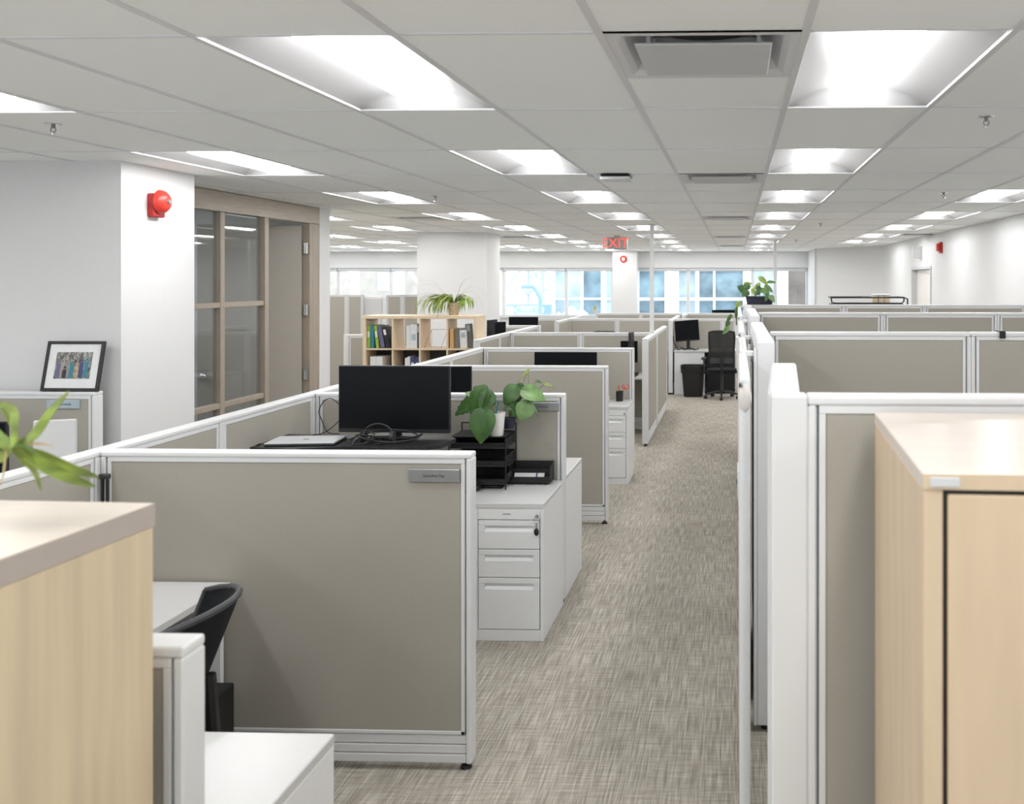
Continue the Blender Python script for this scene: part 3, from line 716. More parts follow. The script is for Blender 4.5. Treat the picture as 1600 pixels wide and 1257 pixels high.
# bookshelf
BX0, BX1, BY, BZ = -4.44, -3.07, 10.88, 1.54
t = thing('bookshelf', 'birch cube bookshelf with binders and a spider plant on top', 'bookshelf', ((BX0+BX1)/2, BY+.19, 0))
W = (BX1-BX0)/2; b = MB(); bt = .038; n = 4; ch = (BZ-2*bt-3*.018)/4; cw = (2*W-2*bt-3*.018)/4
b.box(-W, W, -.19, .19, BZ-bt, BZ, .003).box(-W, W, -.19, .19, 0, bt).box(-W, -W+bt, -.19, .19, bt, BZ-bt).box(W-bt, W, -.19, .19, bt, BZ-bt)
b.build('outer_case', 'birch', t)
cells = {}
for i in range(1, 4):
    x = -W+bt+i*cw+(i-1)*.018; MB().box(x, x+.018, -.185, .185, bt, BZ-bt).build('divider', 'birch', t)
    z = BZ-bt-i*ch-(i-1)*.018; MB().box(-W+bt, W-bt, -.184, .184, z-.018, z).build('shelf', 'birch', t)
MB().box(-W+bt, W-bt, .15, .16, bt, BZ-bt-ch-.018).build('added_dark_sheet', 'darkgrey', t, label='dark sheet added behind the lower cells')  # sheet added to darken the lower cells; the shelf itself has no back
def cellpos(c, r):  # left x, floor z
    return BX0+bt+c*(cw+.018), BZ-bt-(r+1)*ch-r*.018
def binder(col, c, r, dx, w, h, lean=0, label='', name='binder', labelm=None, cat='binder', tagz=.6, y0=-.16, d=.26, grp=None):
    x, z = cellpos(c, r); m = col
    t = thing(name, label, cat, (x+dx, BY+.19+y0, z+.001), 0, grp); t.rotation_euler = (0, -lean, 0)
    MB().box(0, w, 0, d, 0, h, .003).build('cover', m, t)
    if labelm: MB().box(w*.2, w*.8, -.002, .001, h*(tagz-.12), h*(tagz+.14)).build('spine_label', labelm, t)
M['b_green'] = mat('lime_binder', (.30,.45,.05), .5, var=.03); M['b_teal'] = mat('teal_binder', (.03,.20,.27), .5, var=.03)
M['b_navy'] = mat('navy_binder', (.05,.06,.16), .5, var=.03); M['b_violet'] = mat('slate_violet_binder', (.13,.13,.24), .5, var=.03)
binder('b_green', 0, 0, .004, .036, .27, 0, 'lime green binder with white spine label, leftmost in the top left cell', labelm='paper')
binder('b_teal', 0, 0, .044, .042, .272, 0, 'teal binder second from left in the top left cell', labelm=None)
binder('b_green', 0, 0, .112, .036, .27, .10, 'lime green binder leaning between teal and violet binders', labelm='paper')
binder('b_violet', 0, 0, .170, .048, .265, .17, 'slate violet binder leaning in the top left cell')
binder('black', 0, 0, .236, .048, .25, .22, 'black binder with white label leaning in the top left cell', labelm='paper', tagz=.75)
binder('paper', 1, 0, .150, .040, .27, 0, 'thin white binder left in the second top cell')
binder('paper', 1, 0, .193, .088, .285, 0, 'thick white binder with blue-grey spine strip in the second top cell', labelm='plate_blue', tagz=.45)
binder('b_navy', 1, 0, .277, .026, .28, 0, 'narrow navy binder at the right of the second top cell', labelm='plate_blue', tagz=.8)
binder('paper', 0, 1, .040, .075, .27, 0, 'left of two thick white binders in the second-row left cell')
binder('paper', 0, 1, .117, .075, .27, 0, 'right of two thick white binders in the second-row left cell')
binder('paper', 1, 1, .125, .032, .255, -.03, 'left of two slim white binders in the second-row cell', )
binder('paper', 1, 1, .162, .032, .27, 0, 'right of two slim white binders, beside the navy pair')
binder('b_navy', 1, 1, .200, .050, .27, 0, 'left navy binder with white spine label in the second row', labelm='paper')
binder('b_navy', 1, 1, .253, .050, .27, 0, 'right navy binder with white spine label in the second row', labelm='paper')
binder('orange', 3, 0, .018, .016, .235, 0, 'tan upright board, left in the last top cell', name='book', cat='book')
binder('orange', 3, 0, .036, .018, .235, 0, 'second tan upright board in the last top cell', name='book', cat='book')
binder('grey', 3, 0, .060, .05, .23, 0, 'grey magazine holder in the last top cell', name='magazine_holder', cat='magazine holder', y0=-.10)
binder('grey', 3, 0, .19, .07, .285, .08, 'dark brochure stack standing behind the blue brochure', name='brochure_stack', cat='brochures', labelm='plate_blue', tagz=.8, y0=-.06, d=.08)
binder('paper', 3, 0, .135, .085, .215, .05, 'white and blue brochure standing in the last top cell', name='brochure', cat='brochure', labelm='plate_blue', y0=-.14, d=.03, tagz=.7)
x, z = cellpos(2, 0)
t = thing('wire_rack', 'thin black wire rack in the third top cell', 'rack', (x, BY+.08, z))
b = MB()
for xx in (.06, .26): b.tube([(xx-.04,0,.0),(xx+.03,.06,.22)], .002, 6).tube([(xx,.14,.0),(xx+.03,.06,.22)], .002, 6)
b.tube([(.09,.06,.22),(.29,.06,.22)], .002, 6).build('wire_frame', 'black', t, smooth=True)
# bookshelf neighbours at far left
panel(-4.85, 11.45, .38, H+.01, 0, 'half-height panel left of the bookshelf with a white end post', wide_end=.05)
HL = 1.70
for x0, x1, y, lb in ((-7.9, X(543,16.6), 16.6, 'tall far-left panel with a small pale plate, beside the office wall'), (X(543,16.6), X(568.5,16.6), 16.6, 'tall far-left panel between plate panel and white cabinet'),
                      (X(604,16.6), X(630,16.6), 16.6, 'tall far-left panel right of the white cabinet'), (X(630,16.6), X(664,16.6), 16.6, 'tall far-left panel behind the spider plant')):
    panel(x0, y, x1-x0-.002, HL, 0, lb, kick=False)
t = thing('cabinet', 'tall white cabinet among the far-left panels', 'cabinet', (X(586,16.75), 16.85, 0))
MB().box(-.18,.18,-.2,.2,0,1.66,.004).build('carcass', 'steel_white', t); MB().box(-.17,.17,-.215,-.2,.05,1.62,.003).build('door', 'laminate', t)
# ------------------------------------------------------------------ office equipment
def monitor(label, x, y, z0, wd, ht, rz=0, desk=.752, back=False, group=None, tilt=0):
    """centre x,y; screen spans z0..z0+ht; screen faces -y"""
    t = thing('monitor', label, 'monitor', (x, y, desk), rz, group); zz = z0-desk
    p = MB().box(-wd/2, wd/2, -.012, .012, zz, zz+ht, .004).build('housing', 'black', t)
    if back: MB().box(-wd*.3, wd*.3, -.035, -.012, zz+ht*.2, zz+ht*.8, .015).build('rear_cover', 'darkgrey', t)
    else: MB().box(-wd/2+.006, wd/2-.006, -.0135, -.011, zz+.022, zz+ht-.006).build('screen', 'screen', t)
    if tilt: 
        for c in t.children: c.rotation_euler = (0, tilt, 0)
    b = MB(); b.box(-.03, .03, .012, .035, 0.01, zz+ht*.5, .004).box(-.12, .12, -.07, .11, 0, .012, .004).build('stand', 'black', t)
    return t
CV = 1.09
monitor('large black monitor on the desk riser, the biggest screen in view', -1.90, 5.10, 1.118, .635, .372, math.radians(-2), desk=CV)
monitor('dark monitor partly hidden behind the big black monitor, in the next cubicle', -2.01, 6.15, 1.05, .47, .337, math.radians(8))
monitor('black monitor standing against the panel beyond the drawers', X(884,9.1), 9.10, .93, .622, .325)
monitor('black monitor standing behind the row with the long joint, near the aisle', X(983,11.9), 11.9, .90, .22, .28, 0)
monitor('thin black monitor seen edge-on near the aisle panel', X(986,11.6), 11.62, 1.0, .26, .31, math.radians(86))
monitor('square black monitor on the aisle-end desk', X(1074,16.1)+.015, 16.13, .90, .42, .36, math.radians(4), tilt=math.radians(-4))
monitor('far black monitor top with pale maker mark beyond the farthest row', X(1132,19.5), 19.6, 1.0, .53, .33)
monitor('left of two black monitors just right of the bookshelf, seen from the side', X(773,12.75)-.05, 12.8, 1.15, .30, .26, math.radians(80))
monitor('right of two black monitors just right of the bookshelf', X(781,12.4), 12.42, 1.14, .15, .26, math.radians(15))
monitor('wide far black monitor behind the narrow panel beyond the bookshelf', X(818,14.65), 14.65, 1.05, .47, .325)
monitor('black monitor at the far left edge of the picture on the wall desk', -4.24, 4.95, .86, .50, .33, 0)
text('mmmm', .03, 'silver', [o for o in COL.objects if o.get('label', '').startswith('far black monitor top')][0], (0, -.0145, .565)) if False else None
# sit-stand riser
t = thing('desk_riser', 'black sit-stand desk riser under laptop and big monitor', 'desk riser', (-2.07, 4.98, .752))
zt = CV-.752
out = [(-.48,-.20),(-.48,.22),(.44,.22),(.52,.10),(.50,-.10),(.30,-.22),(.0,-.16),(-.25,-.24)]
b = MB(); vb = [b.bm.verts.new((x_, y_, zt-.022)) for x_, y_ in out]; vt = [b.bm.verts.new((x_, y_, zt-.001)) for x_, y_ in out]
b.bm.faces.new(vt); b.bm.faces.new(vb[::-1])
for i in range(len(out)): b.bm.faces.new((vb[i], vb[(i+1) % len(out)], vt[(i+1) % len(out)], vt[i]))
b.build('platform', 'black', t)
MB().box(-.42,.42,-.20,.20,0,.018,.006).build('base', 'black', t)
for sx in (-.30, .30):
    for s in (-1, 1): MB().tube([(sx, -.17*s, .02), (sx, .17*s, zt-.02)], .013, 8).build('scissor_arm', 'darkgrey', t, smooth=True)
MB().box(-.30,.30,-.36,-.20,.10,.118,.006).build('keyboard_tray', 'black', t)
# laptop on the riser
t = thing('laptop', 'closed silver laptop lying on the black riser', 'laptop', (-2.32, 4.93, CV), math.radians(7))
MB().box(-.18,.18,-.115,.115,.0,.008,.004).build('base', 'darkgrey', t)
l = MB().box(-.181,.181,-.116,.116,.009,.017,.004).build('lid', 'silver', t)
MB().cyl((0,0,.017),(0,0,.0176),.016,seg=24).build('emblem', 'grey', l, label='small round grey emblem')
def cable(name, label, pts, r=.003, cat='cable', m='black'):
    pts = [(a_-(.035 if 4 < b_ < 5.1 else 0), b_, c_) for a_, b_, c_ in pts]
    t = thing(name, label, cat, pts[0]); c = pts[0]
    q = [Vector(p)-Vector(c) for p in pts]; s = []
    for i in range(len(q)-1):
        p0 = q[max(i-1,0)]; p1 = q[i]; p2 = q[i+1]; p3 = q[min(i+2, len(q)-1)]
        for k in range(6):
            u = k/6; s.append(.5*((2*p1)+(-p0+p2)*u+(2*p0-5*p1+4*p2-p3)*u*u+(-p0+3*p1-3*p2+p3)*u**3))
    s.append(q[-1])
    MB().tube(s, r, 6).build('cord', m, t, smooth=True); return t
d = 5.15
cable('cable', 'black cable loop standing up left of the big monitor', [(X(531,d), d, 1.10), (X(512,d), d, 1.108), (X(500,d), d+.02, Z(660,d)), (X(492,d), d+.05, Z(648,d)), (X(499,d), d+.06, Z(632,d)), (X(512,d), d+.06, Z(628.5,d)), (X(530,d), d+.04, Z(643,d)), (X(532,d), d+.03, Z(655,d)), (X(518,d), d, Z(672,d)), (X(505,d), d-.02, 1.104), (X(490,d), d-.01, 1.096)], .0028)
cable('cable', 'black cable coil in front of the big monitor base', [(-2.02,4.95,1.098),(-1.93,4.92,1.15),(-1.84,4.94,1.16),(-1.74,4.99,1.14),(-1.68,4.95,1.115),(-1.80,4.89,1.10),(-1.93,4.86,1.12),(-1.99,4.88,1.14),(-1.90,4.93,1.12),(-1.85,4.87,1.098),(-1.86,4.83,1.10)], .004)
cable('cable', 'thin cord tangle on the riser beside the laptop', [(-2.06,4.97,1.10),(-2.0,4.93,1.13),(-1.95,4.9,1.16),(-1.90,4.9,1.14),(-1.93,4.86,1.10),(-2.0,4.85,1.096),(-1.98,4.90,1.12),(-1.88,4.85,1.12)], .0035)
cable('cable', 'black cord hanging from the left end of the laptop riser', [(-2.49,4.84,1.098),(-2.53,4.8,1.07),(-2.50,4.74,1.06),(-2.40,4.74,1.05),(-2.34,4.75,.98),(-2.33,4.76,.76)], .004)
t = thing('headset', 'black headset lying before the big monitor', 'headset', (-1.93, 4.93, CV))
MB().tube([(.075*math.cos(a_*PI/10), .01, .045+.055*math.sin(a_*PI/10)) for a_ in range(11)], .006, 8).build('headband', 'black', t, smooth=True)
for sx in (-1, 1): MB().cyl((sx*.068,.01,.032),(sx*.088,.01,.032),.031).build('ear_cup', 'darkgrey', t, smooth=True)
t = MB().sph((0,0,.018),.05,(.62,1.05,.42)).build('mouse', 'black', smooth=True); tag(t, 'black computer mouse at the edge of the big panel', 'mouse', loc=(X(745,5.32), 5.30, .752))
t = thing('tablet', 'grey tablet or notebook with dark edge under the mesh organiser', 'tablet', (-1.46, 5.42, .752))
MB().box(-.10,.10,-.07,.07,0,.008,.003).build('cover', 'black', t); MB().box(-.09,.09,-.06,.06,.008,.010).build('face', 'grey', t)
# mesh organiser (three tiers) and letter tray
def wire_tray(b, bw, W, D, z, h, front=.5):
    """mesh floor + walls into b, rim wires into bw"""
    b.box(-W,W,-D,D,z,z+.002).box(-W,W,D-.002,D,z,z+h).box(-W,-W+.002,-D,D,z,z+h*.9).box(W-.002,W,-D,D,z,z+h*.9).box(-W,W,-D,-D+.002,z,z+h*front)
    bw.tube([(-W,-D,z+h*front),(W,-D,z+h*front),(W,-D+.03,z+h*.9),(W,D,z+h),(-W,D,z+h),(-W,-D+.03,z+h*.9)], .0035, 6, closed=True)
    bw.tube([(-W,-D,z),(W,-D,z),(W,D,z),(-W,D,z)], .003, 6, closed=True)
t = thing('desk_organizer', 'black wire mesh three-tier organiser under the white plant pot', 'desk organizer', (X(753,5.45), 5.445, .752)); t.location.x = -1.497
fr = MB()
for sx in (-1, 1):
    for sy in (-1, 1): fr.tube([(sx*.165, sy*.125, 0), (sx*.165, sy*.125, .35 if sy > 0 else .30)], .0045, 6)
fr.tube([(-.165,.125,.35),(.165,.125,.35)], .0045, 6).build('wire_frame', 'black', t, smooth=True)
for z_ in (.03, .135, .24):
    b = MB(); bw = MB(); wire_tray(b, bw, .16, .12, z_, .055, .5)
    q_ = b.build('tray', 'mesh', t); bw.build('rim', 'black', q_, smooth=True)
MB().box(-.16,.16,-.12,.12,.302,.306).build('top_shelf', 'mesh', t)
t = thing('letter_tray', 'black wire mesh letter tray holding envelopes on the white worktop', 'letter tray', (-1.225, 5.522, .752))
b = MB(); bw = MB(); wire_tray(b, bw, .122, .062, .012, .105, .30)
q_ = b.build('basket', 'mesh', t); bw.build('rim', 'black', q_, smooth=True)
b = MB(); b.box(-.12,.12,-.01,-.008,.014,.085).build('divider', 'mesh', t)
for sx in (-.1,.1):
    for sy in (-.05,.05): MB().cyl((sx,sy,0),(sx,sy,.014),.008).build('foot', 'black', t, smooth=True)
t = MB().box(-.09,.09,-.002,.002,0,.045,rx=math.radians(-35)).build('envelope', 'paper'); tag(t, 'pale envelope lying in the mesh letter tray', 'envelope', loc=(-1.235, 5.503, .772))
t = MB().box(-.004,.004,-.003,.003,0,.045,rx=math.radians(-35)).build('pen', 'b_navy'); tag(t, 'dark blue pen lying across the envelope in the letter tray', 'pen', loc=(-1.19, 5.499, .772))
# pencil cup
t = thing('pencil_cup', 'black mesh pencil cup on the second pedestal', 'pencil cup', (X(968,9.25), 9.25, .752))
MB().lathe([(.035,0),(.037,.10),(.034,.10),(.032,.006)]).build('cup', 'black', t, smooth=True)
bx = thing('scissors', 'red-handled scissors standing in the black pencil cup', 'scissors', (t.location.x, t.location.y, .76)); bx.rotation_euler = (0, math.radians(22), 0)
M['scissor'] = mat('scissor_red', (.75,.03,.02), .4, var=.02)
MB().tube([(0,0,.12)]+[(.02+.016*math.cos(a_), 0, .150+.022*math.sin(a_)) for a_ in [PI+.3+k*.6 for k in range(10)]], .004, 6).tube([(0,0,.12)]+[(-.016+.012*math.cos(a_), 0, .142+.018*math.sin(a_)) for a_ in [.1-k*.6 for k in range(10)]], .004, 6).build('handle', 'scissor', bx, smooth=True)
MB().box(-.005,.005,-.001,.001,.0,.12).build('blade', 'chrome', bx)
for i, (dx, m_, lb) in enumerate(((-.016,'leaf_var','yellow-green pen in the black pencil cup'), (-.004,'red','red marker in the black pencil cup'))):
    p_ = MB().cyl((0,0,0),(-.01+.008*i,0,.15),.005).build('pen', m_, smooth=True); tag(p_, lb, 'pen', loc=(t.location.x+dx, t.location.y-.008, .76))
t = MB().box(-.025,.025,-.025,.025,0,.055,.003).build('note_box', 'birch'); tag(t, 'small tan box beside the pencil cup', 'box', loc=(X(949,9.2), 9.18, .752))
t = thing('bottle', 'small dark bottle on the desk left of the aisle-end panel', 'bottle', (X(1035.5,16), 16.0, .752))
MB().lathe([(.035,0),(.035,.12),(.015,.15),(.015,.17)]).build('body', 'darkgrey', t, smooth=True); MB().cyl((0,0,.17),(0,0,.195),.017).build('cap', 'paper', t, smooth=True)
# leaning cables on the aisle-end desk
d = 15.98
cable('cable', 'tangled black cables under the aisle-end monitor', [(X(1052,d),d,Z(525,16.1)),(X(1053,d),d-.02,Z(535,d)),(X(1060,d),d-.05,.765),(X(1066,d),d-.03,.80),(X(1070,d),d-.06,.765),(X(1078,d),d-.02,.79),(X(1085,d),d-.05,.762),(X(1092,d),d,.78)], .009)
# PC tower
t = thing('computer_tower', 'black computer tower on the floor behind the chair, against the large panel', 'computer', (-2.07, 3.395, 0))
MB().box(-.09,.09,-.19,.20,.012,.378,.004).build('case', 'black', t)
MB().box(-.08,.08,-.195,-.19,.03,.365,.003).build('front_bezel', 'darkgrey', t)
for sx in (-.07,.07):
    for sy in (-.15,.15): MB().cyl((sx,sy,0),(sx,sy,.013),.014).build('foot', 'black', t, smooth=True)
t = thing('cord_bundle', 'black cable bundle hanging in the corner where the large panel meets the spine', 'cable', (-2.555, 3.655, 0))
MB().tube([(0,0,1.17),(.004,-.006,1.05),(.0,-.006,.95),(.006,0,.755)], .007, 8).tube([(.02,.0,1.17),(.024,-.006,1.05),(.034,-.006,.93),(.036,0,.755)], .006, 8).build('cords', 'black', t, smooth=True)
MB().box(-.012,.03,-.01,.01,1.165,1.185,.003).build('clip', 'darkgrey', t)
# ------------------------------------------------------------------ chairs
def chair(label, x, y, rz, mesh=False, zback=.96, seat=.46, tub=False):
    """faces local -y ... back at +y"""
    t = thing('office_chair', label, 'chair', (x, y, 0), rz)
    def sf(u, v):
        a = (u*2-1); c = (v*2-1); sx = math.copysign(abs(a)**.9, a)*(1-.12*c*c)
        return ((.245*sx, .235*c*(1-.1*a*a), seat+.018*(1-a*a)*(1-c*c) - .02*(c < -.6)*(abs(c)-.6)), (0, 0, 1))
    MB().slab(sf, 14, 14, .06).build('seat', 'soft_black', t, smooth=True)
    def bf(u, v):
        a = (u*2-1); h = v
        wx = (.20 if mesh else .23)*(.80+.28*math.sin(PI*min(1, .25+h*.75)))*(1-.22*max(0, h-.8)/.2*abs(a)**3)
        if tub: return ((.27*math.sin(a*1.25)*(.8+.22*h), -.02+.10*h+.27*math.cos(a*1.25)*(.85+.2*h), seat+.10+(zback-seat-.10)*h-.05*a*a*h), (.9*a, -1, .25))
        if mesh: wx = .215*(.88+.12*h)*(1-.05*max(0, h-.85)/.15*abs(a)**3)
        return ((wx*a, .25+.05*h-.10*a*a*(.6+.4*h), seat+.12+(zback-seat-.12)*h-.02*abs(a)**4), (.5*a, -1, .1))
    if mesh:
        MB().slab(bf, 12, 12, .004).build('back_mesh', 'chairmesh', t, smooth=True)
        pts = [bf(u, v)[0] for u, v in [(k/8, 0) for k in range(9)]+[(1, k/8) for k in range(1, 9)]+[(1-k/8, 1) for k in range(1, 9)]+[(0, 1-k/8) for k in range(1, 8)]]
        MB().tube(pts, .016, 8, closed=True).build('back_frame', 'black', t, smooth=True)
        lum = MB(); lum.slab(lambda u, v: ((.20*(u*2-1), .28-.09*(u*2-1)**2, seat+.14+.09*v), (.4*(u*2-1), -1, 0)), 8, 3, .02).build('lumbar_pad', 'darkgrey', t, smooth=True)
    else:
        MB().slab(bf, 18, 14, .022).build('backrest', 'soft_black', t, smooth=True)
        pts = [Vector(bf(u, v)[0])+Vector((0, .008, .004)) for u, v in [(0, k/8) for k in range(9)]+[(k/12, 1) for k in range(1, 13)]+[(1, 1-k/8) for k in range(1, 9)]]
        MB().tube(pts, .011, 8).build('back_rim', 'darkgrey', t, smooth=True)
    MB().tube([(0,.12,seat-.05),(0,.26,seat-.04),(0,.315,seat+.08),(0,.30,seat+.28)], .022, 8).build('spine_bracket', 'black', t, smooth=True)
    MB().cyl((0,0,.09),(0,0,seat-.03),.026).build('gas_column', 'darkgrey', t, smooth=True)
    b = MB()
    for k in range(5):
        a = k*2*PI/5+.3; b.tube([(0,0,.12),(.15*math.cos(a),.15*math.sin(a),.105),(.28*math.cos(a),.28*math.sin(a),.08)], [.03,.022,.015], 8)
    b.build('star_base', 'black', t, smooth=True)
    for k in range(5):
        a = k*2*PI/5+.3; x_, y_ = .28*math.cos(a), .28*math.sin(a)
        MB().cyl((x_-.022*math.sin(a), y_+.022*math.cos(a), .028), (x_+.022*math.sin(a), y_-.022*math.cos(a), .028), .028).cyl((x_,y_,.03),(x_,y_,.08),.008).build('caster', 'black', t, smooth=True)
    for s in (-1, 1):
        r_ = MB().tube([(s*.2,.02,seat-.03),(s*.29,.02,seat-.01),(s*.30,.02,seat+.19)], .014, 8).build('arm_post', 'black', t, smooth=True)
        MB().box(s*.30-.04, s*.30+.04, -.10, .14, seat+.19, seat+.22, .012, seg=3).build('arm_pad', 'black', r_, smooth=True)
    return t
chair('black office chair with curved back at the left spine desk in the foreground', -1.94, 2.80, math.radians(-84), zback=.965, tub=True)
chair('black mesh-back office chair at the aisle-end desk', X(1128,15.4), 15.35, PI, mesh=True, zback=1.13)
chair('black chair whose top edge shows over the long-joint panel row', X(951,12.8), 12.62, PI, zback=1.27, seat=.62)
chair('black chair at the aisle side of the middle cubicle, mostly hidden', -1.75, 10.6, .5)
# bin
t = thing('waste_bin', 'black plastic waste bin with liner beside the aisle-end desk', 'bin', (X(1083,15.6), 15.6, 0))
def rr(wx, wy, z, n=24):
    o = []
    for k in range(n):
        a = 2*PI*k/n; c, s_ = math.cos(a), math.sin(a)
        o.append((wx*math.copysign(abs(c)**.45, c), wy*math.copysign(abs(s_)**.45, s_), z))
    return o
def loft(rings, name, m, par, close=True):
    b = MB(); R = [[b.bm.verts.new(p) for p in r] for r in rings]; n = len(R[0])
    for A, B in zip(R, R[1:]):
        for k in range(n): b.bm.faces.new((A[k], A[(k+1) % n], B[(k+1) % n], B[k]))
    b.bm.faces.new(R[0][::-1])
    if close: b.bm.faces.new(R[-1])
    return b.build(name, m, par, smooth=True)
loft([rr(.155,.10,0), rr(.160,.105,.02), rr(.195,.135,.50), rr(.205,.145,.505), rr(.205,.145,.525), rr(.19,.13,.525), rr(.15,.10,.03)], 'bin_body', 'black', t)
b = MB(); R = []
for j, (s_, z) in enumerate(((.192,.527),(.212,.532),(.214,.50),(.208,.44),(.205,.41))):
    R.append([(p[0]+.004*math.sin(k*2.3+j), p[1]+.004*math.cos(k*3.1+j), z+(.018*math.sin(k*1.3) if j > 2 else 0)) for k, p in enumerate(rr(s_, s_-.06, z, 30))])
V = [[b.bm.verts.new(p) for p in r] for r in R]
for A, B in zip(V, V[1:]):
    for k in range(30): b.bm.faces.new((A[k], A[(k+1) % 30], B[(k+1) % 30], B[k]))
M['liner'] = mat('shiny_bin_liner', (.012,.012,.014), .25, bump=.8, bscale=30)
b.build('liner', 'liner', t, smooth=True)
# white computer box on the wall desk, framed picture
t = thing('desk_board', 'white upright board standing on the desk at far left, below the framed picture', 'board', (X(82,4.9), 4.92, .752), math.radians(22))
MB().box(-.10,.10,-.012,.012,.006,.455,.006).build('board', 'laminate', t)
MB().box(-.08,.08,-.07,.07,0,.008).build('foot_plate', 'darkgrey', t)
t = thing('picture_frame', 'black framed group photograph with white mat leaning on the wall atop a panel', 'framed picture', (X(107.5,5.4), 5.405, 1.302)); t.rotation_euler = (math.radians(-13), 0, 0)
fw, fh, ft = .176, .302, .018
b = MB(); b.box(-fw,fw,-.01,.01,0,ft,.002).box(-fw,fw,-.01,.01,fh-ft,fh,.002).box(-fw,-fw+ft,-.01,.01,ft,fh-ft,.002).box(fw-ft,fw,-.01,.01,ft,fh-ft,.002)
b.build('frame', 'black', t)
MB().box(-fw+ft,fw-ft,-.002,.006,ft,fh-ft).build('mat_board', 'paper', t)
ph_ = MB().box(-.11,.11,-.004,-.002,.075,.235).build('photograph', 'photo', t, label='blurred group photograph')
for i, (fx, fz, m_) in enumerate(((-.088,.165,'b_violet'),(-.062,.178,'ext_beige'),(-.034,.168,'grey'),(-.006,.160,'b_teal'),(.024,.150,'wicker'),(.052,.172,'b_navy'),(.082,.178,'b_teal'),(-.048,.130,'pot_dark'))):
    b = MB(); b.box(fx-.013, fx+.013, -.0048, -.004, .080, fz, .004); b.cyl((fx,-.0048,fz+.012), (fx,-.004,fz+.012), .0085)
    b.build('printed_figure', m_, ph_)
# wire tray and baskets beyond the right-hand panels
rk = 13.0
t = thing('wire_cart', 'black wire-railed cart top showing above the farthest right-hand panels', 'cart', (X(1356,rk), rk, 0)); rz0 = Z(474,rk); rz1 = Z(465,rk)
wx = .50
b = MB()
b.tube([(-wx,0,rz1),(wx,0,rz1),(wx+.05,0,rz1-.02),(wx+.05,0,rz0-.06)], .011, 8).tube([(-wx-.01,0,rz1),(-wx,0,rz0+.01),(-wx+.06,0,rz0)], .011, 8).tube([(-wx+.06,0,rz0),(wx-.03,0,rz0),(wx,0,rz0+.03),(wx,0,rz1)], .011, 8)
b.tube([(-wx-.01,0,rz1),(-wx-.01,.4,rz1),(wx,.4,rz1),(wx,0,rz1)], .011, 8).build('rail', 'black', t, smooth=True)
MB().box(-wx,wx,0,.4,rz0-.02,rz0-.008).build('shelf', 'darkgrey', t)
for sx in (-wx+.02, wx-.02):
    for sy in (.02,.38): MB().box(sx-.015,sx+.015,sy-.015,sy+.015,0,rz0-.02).build('leg', 'black', t)
for i, (px, lb) in enumerate(((1366.5,'left small tan basket on the wire cart'), (1376,'middle small tan basket on the wire cart'), (1385,'right small tan basket on the wire cart'))):
    q_ = thing('basket', lb, 'basket', (X(px,rk+.2), rk+.2, rz0-.008), 0, 'tan baskets on the wire cart')
    MB().box(-.038,.038,-.06,.06,0,.115,.008).build('body', 'birch', q_); MB().box(-.042,.042,-.065,.065,.115,.135,.006).build('liner', 'paper', q_)

# ------------------------------------------------------------------ plants
def blade(b, pts, wmax, fold=.25, up=Vector((0,0,1))):
    """long leaf ribbon along pts (polyline is smoothed), folded along midrib"""
    q = [Vector(p) for p in pts]; s = []
    for i in range(len(q)-1):
        p0 = q[max(i-1,0)]; p1 = q[i]; p2 = q[i+1]; p3 = q[min(i+2, len(q)-1)]
        for k in range(5):
            u = k/5; s.append(.5*((2*p1)+(-p0+p2)*u+(2*p0-5*p1+4*p2-p3)*u*u+(-p0+3*p1-3*p2+p3)*u**3))
    s.append(q[-1]); n = len(s); R = []
    for i, p in enumerate(s):
        t_ = (s[min(i+1, n-1)]-s[max(i-1, 0)]).normalized(); side = t_.cross(up)
        side = side.normalized() if side.length > 1e-4 else Vector((1,0,0)); nn = side.cross(t_).normalized()
        f = i/(n-1); ww = wmax*min(1, .45+1.6*f)*(1-f**3.2)+.0006
        th = min(.0012, wmax*.06)
        R.append([b.bm.verts.new(v) for v in (p+side*ww/2+nn*ww*fold, p-nn*0, p-side*ww/2+nn*ww*fold, p-side*ww/2+nn*(ww*fold-th), p-nn*th, p+side*ww/2+nn*(ww*fold-th))])
    for A, B in zip(R, R[1:]):
        for k in range(6): b.bm.faces.new((A[k], A[(k+1) % 6], B[(k+1) % 6], B[k]))
    return b
def heart_leaf(b, base, direc, normal, L, W, droop=.25, split=False):
    base = Vector(base); d_ = Vector(direc).normalized(); n_ = Vector(normal); n_ = (n_-d_*n_.dot(d_)).normalized(); s_ = d_.cross(n_)
    def f(u, v):
        a = u*2-1; t_ = v
        wv = math.sin(PI*min(1, t_**.62*.98+.01))**.85
        if split and abs(a) > .55: wv *= .86+.14*math.cos(t_*34)
        back = -.16*abs(a)**1.5*(1-t_)**3
        p = base + d_*(L*(t_+back)) + s_*(W/2*wv*a) + n_*(-droop*L*t_*t_ + .12*W*abs(a)*wv - .04*W*abs(a)**2)
        return p, n_+s_*(-.2*a)
    return b.slab(f, 8, 12, .0012)
M['spider_fg'] = mat('olive_spider_leaf', (.15,.21,.025), .5, var=.45, vscale=22, stretch=(.4,1,2.5))
